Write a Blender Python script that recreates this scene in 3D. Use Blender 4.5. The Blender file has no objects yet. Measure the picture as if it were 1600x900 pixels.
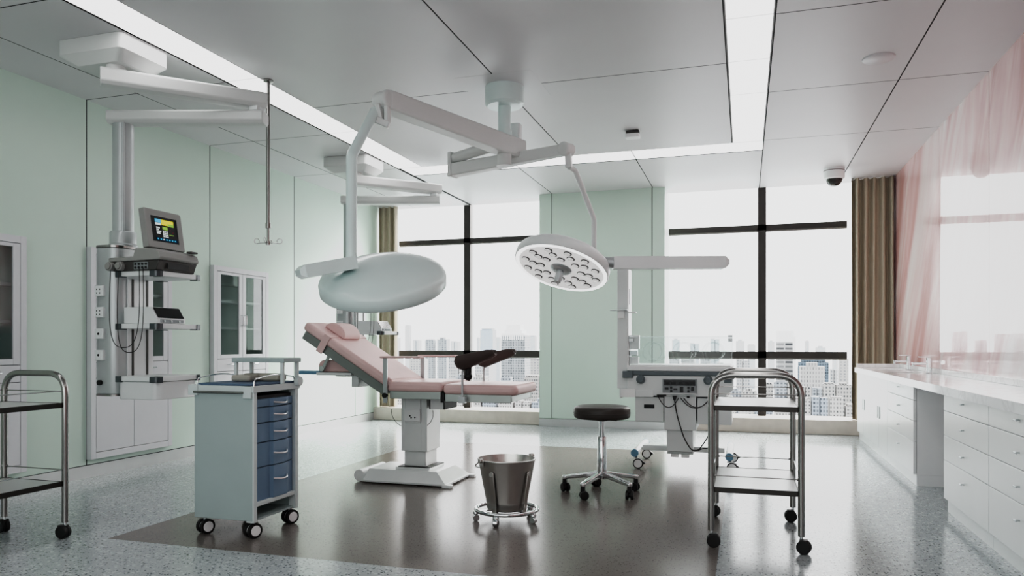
import bpy, bmesh, math, random
from mathutils import Vector, Matrix
random.seed(11)
PI = math.pi
scene = bpy.context.scene
C = scene.collection
SKY = 4.0      # strength of the overcast sky
SUN = 12.0
LED = 4.0
FILL = 70
CURVE = [(0.1,0.06),(0.2,0.135),(0.35,0.265),(0.6,0.54),(1.0,1.12),(1.5,1.95),(3,4.0),(6,6.0),(20,9.0)]
EXPO = 0.30
LOOK = 'AgX - Medium High Contrast'

# ------------------------------------------------------------------ materials
def _nt(name):
    m = bpy.data.materials.new(name); m.use_nodes = True
    nt = m.node_tree; nt.nodes.clear()
    out = nt.nodes.new('ShaderNodeOutputMaterial')
    return m, nt, out

def _set(bs, **kw):
    for k, v in kw.items():
        if k in bs.inputs: bs.inputs[k].default_value = v

def col4(c): return (c[0], c[1], c[2], 1.0)

def mat(name, c, rough=0.5, metal=0.0, var=0.04, scale=6.0, coat=0.0, spec=0.5, bump=0.0, bscale=200.0, emit=None, estr=0.0, aniso=None):
    """principled surface with a slight procedural tone variation"""
    m, nt, out = _nt(name)
    bs = nt.nodes.new('ShaderNodeBsdfPrincipled')
    tc = nt.nodes.new('ShaderNodeTexCoord')
    nz = nt.nodes.new('ShaderNodeTexNoise'); nz.inputs['Scale'].default_value = scale
    nz.inputs['Detail'].default_value = 3
    nt.links.new(tc.outputs['Object'], nz.inputs['Vector'])
    rp = nt.nodes.new('ShaderNodeValToRGB')
    rp.color_ramp.elements[0].position = 0.3; rp.color_ramp.elements[1].position = 0.7
    rp.color_ramp.elements[0].color = col4([x*(1-var) for x in c])
    rp.color_ramp.elements[1].color = col4([min(1, x*(1+var)) for x in c])
    nt.links.new(nz.outputs['Fac'], rp.inputs['Fac'])
    nt.links.new(rp.outputs['Color'], bs.inputs['Base Color'])
    bs.inputs['Roughness'].default_value = rough
    bs.inputs['Metallic'].default_value = metal
    _set(bs, **{'Coat Weight': coat, 'Coat Roughness': 0.05, 'Specular IOR Level': spec})
    if bump > 0:
        n2 = nt.nodes.new('ShaderNodeTexNoise'); n2.inputs['Scale'].default_value = bscale
        nt.links.new(tc.outputs['Object'], n2.inputs['Vector'])
        bp = nt.nodes.new('ShaderNodeBump'); bp.inputs['Strength'].default_value = bump
        bp.inputs['Distance'].default_value = 0.002
        nt.links.new(n2.outputs['Fac'], bp.inputs['Height'])
        nt.links.new(bp.outputs['Normal'], bs.inputs['Normal'])
    if emit:
        _set(bs, **{'Emission Color': col4(emit), 'Emission Strength': estr})
    nt.links.new(bs.outputs['BSDF'], out.inputs['Surface'])
    return m

def mat_emit(name, c, s):
    m, nt, out = _nt(name)
    e = nt.nodes.new('ShaderNodeEmission')
    e.inputs['Color'].default_value = col4(c); e.inputs['Strength'].default_value = s
    nt.links.new(e.outputs[0], out.inputs['Surface'])
    return m

def mat_glass(name, tint=(1, 1, 1), refl=0.08, rough=0.0):
    m, nt, out = _nt(name)
    t = nt.nodes.new('ShaderNodeBsdfTransparent'); t.inputs['Color'].default_value = col4(tint)
    g = nt.nodes.new('ShaderNodeBsdfGlossy'); g.inputs['Roughness'].default_value = rough
    f = nt.nodes.new('ShaderNodeFresnel'); f.inputs['IOR'].default_value = 1.45
    mx = nt.nodes.new('ShaderNodeMixShader')
    mul = nt.nodes.new('ShaderNodeMath'); mul.operation = 'MULTIPLY'; mul.inputs[1].default_value = refl/0.04*0.5
    nt.links.new(f.outputs[0], mul.inputs[0])
    ge = nt.nodes.new('ShaderNodeNewGeometry'); iv = nt.nodes.new('ShaderNodeMath'); iv.operation = 'SUBTRACT'; iv.inputs[0].default_value = 1.0
    nt.links.new(ge.outputs['Backfacing'], iv.inputs[1])
    m2 = nt.nodes.new('ShaderNodeMath'); m2.operation = 'MULTIPLY'; m2.use_clamp = True
    nt.links.new(mul.outputs[0], m2.inputs[0]); nt.links.new(iv.outputs[0], m2.inputs[1])
    nt.links.new(m2.outputs[0], mx.inputs['Fac'])
    nt.links.new(t.outputs[0], mx.inputs[1]); nt.links.new(g.outputs[0], mx.inputs[2])
    nt.links.new(mx.outputs[0], out.inputs['Surface'])
    return m

def mat_terrazzo(name, base, dark, light, sc, dark_amt, rough, light_amt=0.25):
    m, nt, out = _nt(name)
    N = nt.nodes.new; L = nt.links.new
    bs = N('ShaderNodeBsdfPrincipled'); tc = N('ShaderNodeTexCoord')
    def chips(scale, amt, size):
        v = N('ShaderNodeTexVoronoi'); v.inputs['Scale'].default_value = scale
        L(tc.outputs['Object'], v.inputs['Vector'])
        sep = N('ShaderNodeSeparateColor'); L(v.outputs['Color'], sep.inputs[0])
        a = N('ShaderNodeMath'); a.operation = 'LESS_THAN'; a.inputs[1].default_value = amt
        L(sep.outputs[0], a.inputs[0])
        b = N('ShaderNodeMath'); b.operation = 'LESS_THAN'; b.inputs[1].default_value = size
        L(v.outputs['Distance'], b.inputs[0])
        c = N('ShaderNodeMath'); c.operation = 'MULTIPLY'
        L(a.outputs[0], c.inputs[0]); L(b.outputs[0], c.inputs[1])
        return c.outputs[0]
    nz = N('ShaderNodeTexNoise'); nz.inputs['Scale'].default_value = 2.0
    L(tc.outputs['Object'], nz.inputs['Vector'])
    rp = N('ShaderNodeValToRGB')
    rp.color_ramp.elements[0].color = col4([x*0.93 for x in base]); rp.color_ramp.elements[1].color = col4([x*1.05 for x in base])
    L(nz.outputs['Fac'], rp.inputs['Fac'])
    m1 = N('ShaderNodeMix'); m1.data_type = 'RGBA'
    L(chips(sc*0.75, light_amt, 0.5), m1.inputs['Factor']); L(rp.outputs['Color'], m1.inputs['A']); m1.inputs['B'].default_value = col4(light)
    m2 = N('ShaderNodeMix'); m2.data_type = 'RGBA'
    L(chips(sc, dark_amt, 0.42), m2.inputs['Factor']); L(m1.outputs['Result'], m2.inputs['A']); m2.inputs['B'].default_value = col4(dark)
    m3 = N('ShaderNodeMix'); m3.data_type = 'RGBA'
    L(chips(sc*2.3, dark_amt*0.9, 0.45), m3.inputs['Factor']); L(m2.outputs['Result'], m3.inputs['A'])
    m3.inputs['B'].default_value = col4([(a+b)/2 for a, b in zip(dark, base)])
    L(m3.outputs['Result'], bs.inputs['Base Color'])
    bs.inputs['Roughness'].default_value = rough
    _set(bs, **{'Specular IOR Level': 0.25})
    L(bs.outputs['BSDF'], out.inputs['Surface'])
    return m

def mat_pink(name):
    m, nt, out = _nt(name)
    N = nt.nodes.new; L = nt.links.new
    bs = N('ShaderNodeBsdfPrincipled'); tc = N('ShaderNodeTexCoord')
    m0 = N('ShaderNodeMapping'); m0.inputs['Rotation'].default_value = (math.radians(-33), 0, 0)
    L(tc.outputs['Object'], m0.inputs['Vector'])
    mp = N('ShaderNodeMapping'); mp.inputs['Scale'].default_value = (1, 1.5, 0.36)
    L(m0.outputs[0], mp.inputs['Vector'])
    n1 = N('ShaderNodeTexNoise'); n1.inputs['Scale'].default_value = 0.9; n1.inputs['Detail'].default_value = 5
    n1.inputs['Roughness'].default_value = 0.55; n1.inputs['Distortion'].default_value = 1.2
    L(mp.outputs[0], n1.inputs['Vector'])
    rp = N('ShaderNodeValToRGB'); e = rp.color_ramp.elements
    e[0].position = 0.40; e[0].color = (0.60, 0.33, 0.33, 1)
    e[1].position = 0.66; e[1].color = (0.90, 0.82, 0.82, 1)
    k = e.new(0.52); k.color = (0.76, 0.52, 0.52, 1)
    L(n1.outputs['Fac'], rp.inputs['Fac'])
    L(rp.outputs['Color'], bs.inputs['Base Color'])
    bs.inputs['Roughness'].default_value = 0.25
    _set(bs, **{'Coat Weight': 0.6, 'Coat Roughness': 0.015, 'Coat IOR': 1.5, 'Specular IOR Level': 0.4})
    L(bs.outputs['BSDF'], out.inputs['Surface'])
    return m

def mat_marble(name, c, vein, rough):
    m, nt, out = _nt(name)
    N = nt.nodes.new; L = nt.links.new
    bs = N('ShaderNodeBsdfPrincipled'); tc = N('ShaderNodeTexCoord')
    n1 = N('ShaderNodeTexNoise'); n1.inputs['Scale'].default_value = 3.0; n1.inputs['Detail'].default_value = 8
    n1.inputs['Distortion'].default_value = 1.5
    L(tc.outputs['Object'], n1.inputs['Vector'])
    rp = N('ShaderNodeValToRGB'); e = rp.color_ramp.elements
    e[0].position = 0.46; e[0].color = col4(c); e[1].position = 0.54; e[1].color = col4(c)
    k = e.new(0.5); k.color = col4(vein)
    L(n1.outputs['Fac'], rp.inputs['Fac']); L(rp.outputs['Color'], bs.inputs['Base Color'])
    bs.inputs['Roughness'].default_value = rough
    L(bs.outputs['BSDF'], out.inputs['Surface'])
    return m

def mat_curtain(name, c):
    m, nt, out = _nt(name)
    N = nt.nodes.new; L = nt.links.new
    tc = N('ShaderNodeTexCoord')
    mp = N('ShaderNodeMapping'); mp.inputs['Scale'].default_value = (260, 260, 30)
    L(tc.outputs['Object'], mp.inputs['Vector'])
    nz = N('ShaderNodeTexNoise'); nz.inputs['Scale'].default_value = 1.0
    L(mp.outputs[0], nz.inputs['Vector'])
    rp = N('ShaderNodeValToRGB')
    rp.color_ramp.elements[0].color = col4([x*0.85 for x in c]); rp.color_ramp.elements[1].color = col4([x*1.1 for x in c])
    L(nz.outputs['Fac'], rp.inputs['Fac'])
    d = N('ShaderNodeBsdfDiffuse'); t = N('ShaderNodeBsdfTranslucent')
    L(rp.outputs['Color'], d.inputs['Color']); L(rp.outputs['Color'], t.inputs['Color'])
    mx = N('ShaderNodeMixShader'); mx.inputs['Fac'].default_value = 0.12
    L(d.outputs[0], mx.inputs[1]); L(t.outputs[0], mx.inputs[2]); L(mx.outputs[0], out.inputs['Surface'])
    return m

def mat_tower(name, wall, win, cx, cz, fx, fz, rough=0.7):
    """facade: a grid of windows in metres, cell cx by cz, window fraction fx by fz"""
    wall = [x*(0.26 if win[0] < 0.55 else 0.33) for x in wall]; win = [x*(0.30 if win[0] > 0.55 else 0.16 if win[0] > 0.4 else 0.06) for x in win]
    m, nt, out = _nt(name)
    N = nt.nodes.new; L = nt.links.new
    bs = N('ShaderNodeBsdfPrincipled'); tc = N('ShaderNodeTexCoord')
    sep = N('ShaderNodeSeparateXYZ'); L(tc.outputs['Object'], sep.inputs[0])
    ad = N('ShaderNodeMath'); ad.operation = 'ADD'; L(sep.outputs[0], ad.inputs[0]); L(sep.outputs[1], ad.inputs[1])
    def cell(src, size, frac):
        d = N('ShaderNodeMath'); d.operation = 'DIVIDE'; d.inputs[1].default_value = size; L(src, d.inputs[0])
        f = N('ShaderNodeMath'); f.operation = 'FRACT'; L(d.outputs[0], f.inputs[0])
        l = N('ShaderNodeMath'); l.operation = 'LESS_THAN'; l.inputs[1].default_value = frac; L(f.outputs[0], l.inputs[0])
        fl = N('ShaderNodeMath'); fl.operation = 'FLOOR'; L(d.outputs[0], fl.inputs[0])
        return l.outputs[0], fl.outputs[0]
    a, ia = cell(ad.outputs[0], cx, fx); b, ib = cell(sep.outputs[2], cz, fz)
    mu = N('ShaderNodeMath'); mu.operation = 'MULTIPLY'; L(a, mu.inputs[0]); L(b, mu.inputs[1])
    cmb = N('ShaderNodeCombineXYZ'); L(ia, cmb.inputs[0]); L(ib, cmb.inputs[1])
    wn = N('ShaderNodeTexWhiteNoise'); L(cmb.outputs[0], wn.inputs['Vector'])
    mr = N('ShaderNodeMapRange'); mr.inputs['To Min'].default_value = 0.45; L(wn.outputs['Value'], mr.inputs['Value'])
    m2 = N('ShaderNodeMath'); m2.operation = 'MULTIPLY'; L(mu.outputs[0], m2.inputs[0]); L(mr.outputs[0], m2.inputs[1])
    mx = N('ShaderNodeMix'); mx.data_type = 'RGBA'
    L(m2.outputs[0], mx.inputs['Factor']); mx.inputs['A'].default_value = col4(wall); mx.inputs['B'].default_value = col4(win)
    L(mx.outputs['Result'], bs.inputs['Base Color'])
    bs.inputs['Roughness'].default_value = rough
    # haze painted in: the facade glows faintly in its own colours
    L(mx.outputs['Result'], bs.inputs['Emission Color']); bs.inputs['Emission Strength'].default_value = HAZE_GLOW
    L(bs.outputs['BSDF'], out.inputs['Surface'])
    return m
HAZE_GLOW = 0.12

M = dict(
    green=mat('green_wall_panel', (0.605, 0.725, 0.65), 0.35, var=0.015, scale=1.5),
    ceil=mat('ceiling_panel', (0.66, 0.65, 0.665), 0.38, var=0.015, scale=1.2),
    gap=mat('dark_joint', (0.012, 0.012, 0.013), 0.8),
    white=mat('white_enamel', (0.85, 0.86, 0.865), 0.32, var=0.015),
    whitegloss=mat('white_gloss', (0.80, 0.81, 0.82), 0.18, var=0.01, coat=0.3),
    steelbase=mat('brushed_baseboard', (0.55, 0.56, 0.56), 0.35, metal=0.35, var=0.03),
    plaster=mat('plain_plaster', (0.35, 0.36, 0.35), 0.6),
    frame=mat('dark_bronze_frame', (0.055, 0.049, 0.046), 0.45, var=0.08),
    framelight=mat('mullion_side', (0.30, 0.29, 0.28), 0.5),
    sill=mat('cream_stone_sill', (0.60, 0.555, 0.50), 0.5, var=0.06, scale=9),
    floor=mat_terrazzo('grey_terrazzo', (0.43, 0.465, 0.475), (0.075, 0.09, 0.095), (0.56, 0.60, 0.61), 80, 0.22, 0.17),
    brown=mat_terrazzo('brown_terrazzo', (0.205, 0.188, 0.175), (0.11, 0.10, 0.093), (0.22, 0.203, 0.19), 110, 0.16, 0.21, 0.15),
    pink=mat_pink('pink_marbled_glass'),
    led=mat_emit('light_diffuser', (1.0, 0.985, 0.98), LED),
    ledgap=mat('diffuser_joint', (0.32, 0.32, 0.32), 0.6),
    plastic=mat('pale_grey_plastic', (0.78, 0.8, 0.805), 0.35, var=0.02),
    lamp=mat('lamp_grey_green_enamel', (0.7, 0.8, 0.79), 0.28, var=0.02, coat=0.25),
    armwhite=mat('arm_white_enamel', (0.68, 0.69, 0.685), 0.35, var=0.015),
    alu=mat('satin_aluminium', (0.50, 0.525, 0.53), 0.30, metal=0.3, var=0.03),
    pole=mat('pole_grey', (0.52, 0.55, 0.56), 0.28, metal=0.4, var=0.03),
    handle=mat('bright_handle_metal', (0.85, 0.86, 0.87), 0.25, metal=0.6),
    chrome=mat('chrome', (0.72, 0.74, 0.75), 0.10, metal=1.0, var=0.02),
    steel=mat('polished_dark_steel', (0.36, 0.355, 0.345), 0.20, metal=1.0, var=0.05),
    bucket=mat('bucket_steel', (0.6, 0.585, 0.565), 0.30, metal=0.95, var=0.05),
    tray=mat('tray_steel', (0.62, 0.64, 0.63), 0.35, metal=0.25, var=0.03),
    darkedge=mat('dark_tray_edge', (0.07, 0.065, 0.06), 0.35, metal=0.5),
    rubber=mat('black_rubber', (0.018, 0.018, 0.018), 0.5, var=0.1),
    clamp=mat('smoked_corner_clamp', (0.06, 0.075, 0.085), 0.2, coat=0.5),
    monitor=mat('dark_grey_casing', (0.31, 0.31, 0.3), 0.45),
    monitorlow=mat('black_casing', (0.07, 0.067, 0.064), 0.4),
    screen=mat('black_screen', (0.01, 0.01, 0.012), 0.12),
    pinkpad=mat('pink_upholstery', (0.70, 0.515, 0.505), 0.42, var=0.03, bump=0.15, bscale=350),
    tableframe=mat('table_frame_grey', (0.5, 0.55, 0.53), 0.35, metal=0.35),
    tabledark=mat('shaded_frame_grey', (0.25, 0.28, 0.265), 0.4, metal=0.2),  # darker frame grey, shade of the downward side put into the colour
    tablewhite=mat('table_column_white', (0.72, 0.745, 0.745), 0.3, metal=0.1),
    stirrup=mat('brown_padded_leather', (0.1, 0.075, 0.07), 0.45, bump=0.1),
    stool=mat('black_leather', (0.06, 0.053, 0.048), 0.45, bump=0.2, bscale=120),
    cart=mat('cart_grey_teal', (0.40, 0.47, 0.47), 0.4, var=0.02),
    cartlight=mat('cart_frame_grey', (0.62, 0.68, 0.68), 0.4, var=0.02),
    blue=mat('blue_drawer_plastic', (0.175, 0.25, 0.355), 0.35, var=0.03),
    bluemat=mat('blue_top_mat', (0.11, 0.155, 0.235), 0.5),
    bluecap=mat('blue_cap', (0.16, 0.30, 0.42), 0.4),
    khaki=mat('khaki_tray', (0.42, 0.41, 0.36), 0.5),
    teal=mat('dark_teal_rail', (0.14, 0.17, 0.185), 0.4),
    incub=mat('incubator_grey', (0.72, 0.755, 0.755), 0.4, var=0.015),
    incubw=mat('incubator_white', (0.86, 0.875, 0.875), 0.4, var=0.01),
    panel=mat('control_panel_dark', (0.27, 0.29, 0.3), 0.35),
    paneld=mat('control_window_black', (0.015, 0.016, 0.018), 0.2),
    cab=mat('cabinet_white_lacquer', (0.68, 0.68, 0.705), 0.3, var=0.01),
    cabin=mat('cabinet_interior', (0.62, 0.68, 0.67), 0.5),
    cabline=mat('cabinet_joint', (0.16, 0.16, 0.17), 0.6),
    counter=mat_marble('white_stone_worktop', (0.88, 0.885, 0.89), (0.76, 0.76, 0.77), 0.12),
    unit=mat('white_unit_front', (0.88, 0.89, 0.895), 0.3, var=0.01),
    gapgrey=mat('joint_grey', (0.22, 0.20, 0.20), 0.6),
    curtain=mat_curtain('beige_curtain', (0.52, 0.475, 0.39)),
    glass=mat_glass('window_glass', (0.985, 0.99, 0.99), 0.05),
    cabglass=mat_glass('cabinet_glass', (0.80, 0.84, 0.83), 0.22),
    acrylic=mat_glass('clear_acrylic', (0.95, 0.965, 0.965), 0.06),
    acrylicrim=mat_glass('acrylic_rim', (0.93, 0.95, 0.95), 0.22, 0.15),
    cyan=mat_emit('screen_cyan', (0.10, 0.50, 0.75), 0.9),
    yellow=mat_emit('screen_yellow', (0.75, 0.72, 0.05), 0.9),
    lime=mat_emit('screen_green', (0.35, 0.62, 0.12), 0.8),
    scrwhite=mat_emit('screen_white', (0.8, 0.85, 0.85), 0.8),
    scrred=mat_emit('screen_red', (0.35, 0.04, 0.06), 0.6),
    navy=mat_emit('screen_navy', (0.02, 0.04, 0.09), 0.7),
    lampring=mat_emit('lamp_light_ring', (1.0, 0.99, 0.98), 2.6),
    lens=mat('lens_glass', (0.75, 0.75, 0.75), 0.15, metal=0.6, emit=(1, 1, 1), estr=0.35),
    lensdark=mat('lens_dark_disc', (0.10, 0.10, 0.10), 0.3),  # dark disc under each lens
    lampface=mat('lamp_face_grey', (0.82, 0.82, 0.82), 0.3, emit=(1, 1, 1), estr=0.42),
    camdome=mat('smoked_dome', (0.03, 0.028, 0.025), 0.08, coat=0.6),
)

# ------------------------------------------------------------------ mesh builder
class MB:
    def __init__(s): s.v = []; s.f = []; s.m = []
    def add(s, vs, fs, mi=0):
        o = len(s.v); s.v += [tuple(p) for p in vs]
        s.f += [tuple(i+o for i in f) for f in fs]; s.m += [mi]*len(fs)
        return s
    def box(s, x0, x1, y0, y1, z0, z1, mi=0):
        if x0 > x1: x0, x1 = x1, x0
        if y0 > y1: y0, y1 = y1, y0
        if z0 > z1: z0, z1 = z1, z0
        v = [(x0,y0,z0),(x1,y0,z0),(x1,y1,z0),(x0,y1,z0),(x0,y0,z1),(x1,y0,z1),(x1,y1,z1),(x0,y1,z1)]
        return s.add(v, [(3,2,1,0),(4,5,6,7),(0,1,5,4),(1,2,6,5),(2,3,7,6),(3,0,4,7)], mi)
    def bar(s, p0, p1, w, h, mi=0, up=(0,0,1), w1=None, h1=None):
        """rectangular bar from p0 to p1, width w across, height h along up"""
        p0 = Vector(p0); p1 = Vector(p1); d = (p1-p0).normalized()
        sd = d.cross(Vector(up)).normalized(); u = sd.cross(d).normalized()
        w1 = w if w1 is None else w1; h1 = h if h1 is None else h1
        v = []
        for p, a, b in ((p0, w, h), (p1, w1, h1)):
            for i, j in ((-1,-1),(1,-1),(1,1),(-1,1)):
                v.append(p + sd*i*a/2 + u*j*b/2)
        return s.add(v, [(3,2,1,0),(4,5,6,7),(0,1,5,4),(1,2,6,5),(2,3,7,6),(3,0,4,7)], mi)
    def prism(s, poly, plane, a, b, mi=0):
        """poly 2d extruded: plane 'xy' along z, 'xz' along y, 'yz' along x"""
        def P(p, t):
            return {'xy': (p[0],p[1],t), 'xz': (p[0],t,p[1]), 'yz': (t,p[0],p[1])}[plane]
        n = len(poly)
        v = [P(p, a) for p in poly] + [P(p, b) for p in poly]
        f = [tuple(range(n-1,-1,-1)), tuple(range(n, 2*n))]
        f += [(i, (i+1)%n, n+(i+1)%n, n+i) for i in range(n)]
        return s.add(v, f, mi)
    def rbox(s, x0, x1, y0, y1, z0, z1, r, mi=0, n=6, corners=(1,1,1,1)):
        """box whose vertical edges are rounded (corner order: x0y0, x1y0, x1y1, x0y1)"""
        return s.prism(rrect(x0, x1, y0, y1, r, n, corners), 'xy', z0, z1, mi)
    def cyl(s, p0, p1, r0, r1=None, n=20, mi=0, caps=True):
        p0 = Vector(p0); p1 = Vector(p1); r1 = r0 if r1 is None else r1
        d = (p1-p0).normalized(); a = d.orthogonal().normalized(); b = d.cross(a)
        v = []
        for p, r in ((p0, r0), (p1, r1)):
            for i in range(n):
                t = 2*PI*i/n; v.append(p + (a*math.cos(t)+b*math.sin(t))*r)
        f = [(i, (i+1)%n, n+(i+1)%n, n+i) for i in range(n)]
        if caps: f += [tuple(range(n-1,-1,-1)), tuple(range(n, 2*n))]
        return s.add(v, f, mi)
    def tube(s, pts, r, n=10, mi=0, closed=False):
        pts = [Vector(p) for p in pts]; N = len(pts); v = []; f = []
        T = []
        for i in range(N):
            if closed: t = pts[(i+1)%N]-pts[i-1]
            else: t = pts[min(i+1,N-1)]-pts[max(i-1,0)]
            T.append(t.normalized())
        a = T[0].orthogonal().normalized()
        for i in range(N):
            a = (a - T[i]*a.dot(T[i]))
            a = a.normalized() if a.length > 1e-6 else T[i].orthogonal().normalized()
            b = T[i].cross(a)
            for k in range(n):
                t = 2*PI*k/n; v.append(pts[i]+(a*math.cos(t)+b*math.sin(t))*r)
        for i in range(N if closed else N-1):
            j = (i+1)%N
            for k in range(n):
                f.append((i*n+k, i*n+(k+1)%n, j*n+(k+1)%n, j*n+k))
        if not closed: f += [tuple(range(n-1,-1,-1)), tuple(range((N-1)*n, N*n))]
        return s.add(v, f, mi)
    def lathe(s, prof, org=(0,0,0), axis=(0,0,1), n=32, mi=0, ref=None):
        """prof: list of (r, h) along axis"""
        org = Vector(org); ax = Vector(axis).normalized()
        a = ax.orthogonal().normalized() if ref is None else Vector(ref).normalized()
        b = ax.cross(a); v = []; rings = []
        for r, h in prof:
            if r < 1e-6: rings.append([len(v)]); v.append(org+ax*h)
            else:
                rings.append(list(range(len(v), len(v)+n)))
                for k in range(n):
                    t = 2*PI*k/n; v.append(org+ax*h+(a*math.cos(t)+b*math.sin(t))*r)
        f = []
        for A, B in zip(rings, rings[1:]):
            for k in range(n):
                k2 = (k+1)%n
                if len(A) == 1 and len(B) == 1: continue
                if len(A) == 1: f.append((A[0], B[k2], B[k]))
                elif len(B) == 1: f.append((A[k], A[k2], B[0]))
                else: f.append((A[k], A[k2], B[k2], B[k]))
        return s.add(v, f, mi)
    def ball(s, c, r, n=16, mi=0, sz=1.0):
        prof = [(r*math.cos(t), r*sz*math.sin(t)) for t in [(-PI/2+PI*i/(n//2)) for i in range(n//2+1)]]
        prof[0] = (0, -r*sz); prof[-1] = (0, r*sz)
        return s.lathe(prof, c, (0,0,1), n, mi)

def rrect(x0, x1, y0, y1, r, n=6, corners=(1,1,1,1)):
    out = []
    for (cx, cy, a0, on) in ((x0,y0,180,corners[0]),(x1,y0,270,corners[1]),(x1,y1,0,corners[2]),(x0,y1,90,corners[3])):
        if not on: out.append((cx, cy)); continue
        ox = cx + (r if cx == x0 else -r); oy = cy + (r if cy == y0 else -r)
        for i in range(n+1):
            t = math.radians(a0+90*i/n); out.append((ox+r*math.cos(t), oy+r*math.sin(t)))
    return out

def fillet(pts, r, n=6):
    """round the inner corners of a 3d polyline"""
    pts = [Vector(p) for p in pts]; out = [pts[0]]
    for a, b, c in zip(pts, pts[1:], pts[2:]):
        u = (a-b); w = (c-b)
        k = min(r, u.length*0.49, w.length*0.49)
        p = b+u.normalized()*k; q = b+w.normalized()*k
        for i in range(n+1):
            t = i/n; out.append(p*(1-t)**2 + b*2*t*(1-t) + q*t**2)
    out.append(pts[-1]); return out

def worldloc(o):
    v = Vector((0,0,0))
    while o is not None: v = v + Vector(o.location); o = o.parent
    return v

def obj(name, mb, mats, parent=None, bevel=0.0, smooth=True, seg=2, angle=38):
    """link the collected shapes (given in world coordinates) as ONE mesh object"""
    if not isinstance(mats, (list, tuple)): mats = [mats]
    off = worldloc(parent)
    me = bpy.data.meshes.new(name)
    me.from_pydata([tuple(Vector(p)-off) for p in mb.v], [], mb.f)
    for i, p in enumerate(me.polygons): p.material_index = mb.m[i]; p.use_smooth = smooth
    for m in mats: me.materials.append(m)
    bm = bmesh.new(); bm.from_mesh(me); bmesh.ops.recalc_face_normals(bm, faces=bm.faces); bm.to_mesh(me); bm.free()
    if smooth: me.set_sharp_from_angle(angle=math.radians(angle))
    o = bpy.data.objects.new(name, me); C.objects.link(o)
    if parent is not None: o.parent = parent
    if bevel > 0:
        b = o.modifiers.new('bevel', 'BEVEL'); b.width = bevel; b.segments = seg
        b.limit_method = 'ANGLE'; b.angle_limit = math.radians(40)
    return o

def thing(name, label, cat, loc=(0,0,0), group=None):
    o = bpy.data.objects.new(name, None); o.empty_display_size = 0.05
    C.objects.link(o); o.location = loc; o['label'] = label; o['category'] = cat
    if group: o['group'] = group
    return o

def tag(o, label, cat, group=None):
    o['label'] = label; o['category'] = cat
    if group: o['group'] = group
    return o

def struct(name, mb, mats, parent=None, **kw):
    o = obj(name, mb, mats, parent, **kw)
    if parent is None: o['kind'] = 'structure'
    return o

def dup(root, delta, label, group=None):
    r = root.copy(); C.objects.link(r); r.location = Vector(root.location)+Vector(delta); r['label'] = label
    if group: r['group'] = group
    for ch in list(root.children):
        c = ch.copy(); C.objects.link(c); c.parent = r
        for g in list(ch.children):
            d = g.copy(); C.objects.link(d); d.parent = c
    return r

H = 2.90            # ceiling height
XL, XR = -4.82, 1.60
YB, YF = 9.43, -1.6
G = 0.0046          # half joint

# ------------------------------------------------------------------ setting
# floor: grey terrazzo with a brown inlay
b = MB()
xs = [XL-0.1, -3.215, -0.125, XR+0.1]; ys = [YF, 3.12, 7.25, YB+0.05]
for i in range(3):
    for j in range(3):
        k = 1 if (i == 1 and j == 1) else 0
        b.add([(xs[i],ys[j],0),(xs[i+1],ys[j],0),(xs[i+1],ys[j+1],0),(xs[i],ys[j+1],0)], [(0,1,2,3)], k)
b.box(xs[0], xs[-1], ys[0], ys[-1], -0.15, -0.002, 0)
struct('floor', b, [M['floor'], M['brown']], smooth=False)

SL, SR = (-3.545, -3.265), (-0.115, 0.165)      # light strips left and right
# ceiling: panels with open joints under a dark slab, a U of light strips left free
b = MB()
b.box(XL-0.5, XR+0.14, YF-0.1, YB+0.02, H+0.05, H+0.2, 1)
for sx0, sx1 in ((XL, SL[0]), (SL[1], SR[0]), (SR[1], XR)): b.box(sx0, sx1, YF, 7.25, H+0.0008, H+0.01, 1)
b.box(SL[0]+0.03, XR, 7.60, YB-0.005, H+0.0008, H+0.01, 1); b.box(XL, SL[0]+0.03, 7.25, YB-0.005, H+0.0008, H+0.01, 1)
def panels(xe, ye):
    for x0, x1 in zip(xe, xe[1:]):
        for y0, y1 in zip(ye, ye[1:]):
            b.box(x0+(G if x0 > XL else 0), x1-(G if x1 < XR else 0), y0+G, y1-G, H, H+0.005, 0)
grid = [YF, -1.04, 0.34, 1.72, 3.11, 4.48, 5.86, 7.23]
panels([XL, -4.34, SL[0]], grid + [8.61, YB])
panels([SR[1], 1.04, XR], grid + [YB])
panels([SL[1], -1.675, SR[0]], [YF, -0.99, 1.09, 3.09, 5.17, 7.25])
panels([SL[0]+0.03, -2.295, -1.055, SR[1]], [7.60, YB])
b.box(-1.955, -1.395, 4.89, 5.45, H-0.0008, H+0.006, 0)     # flush plate round the lamp canopy
struct('ceiling', b, [M['ceil'], M['gap']], smooth=False)

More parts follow.
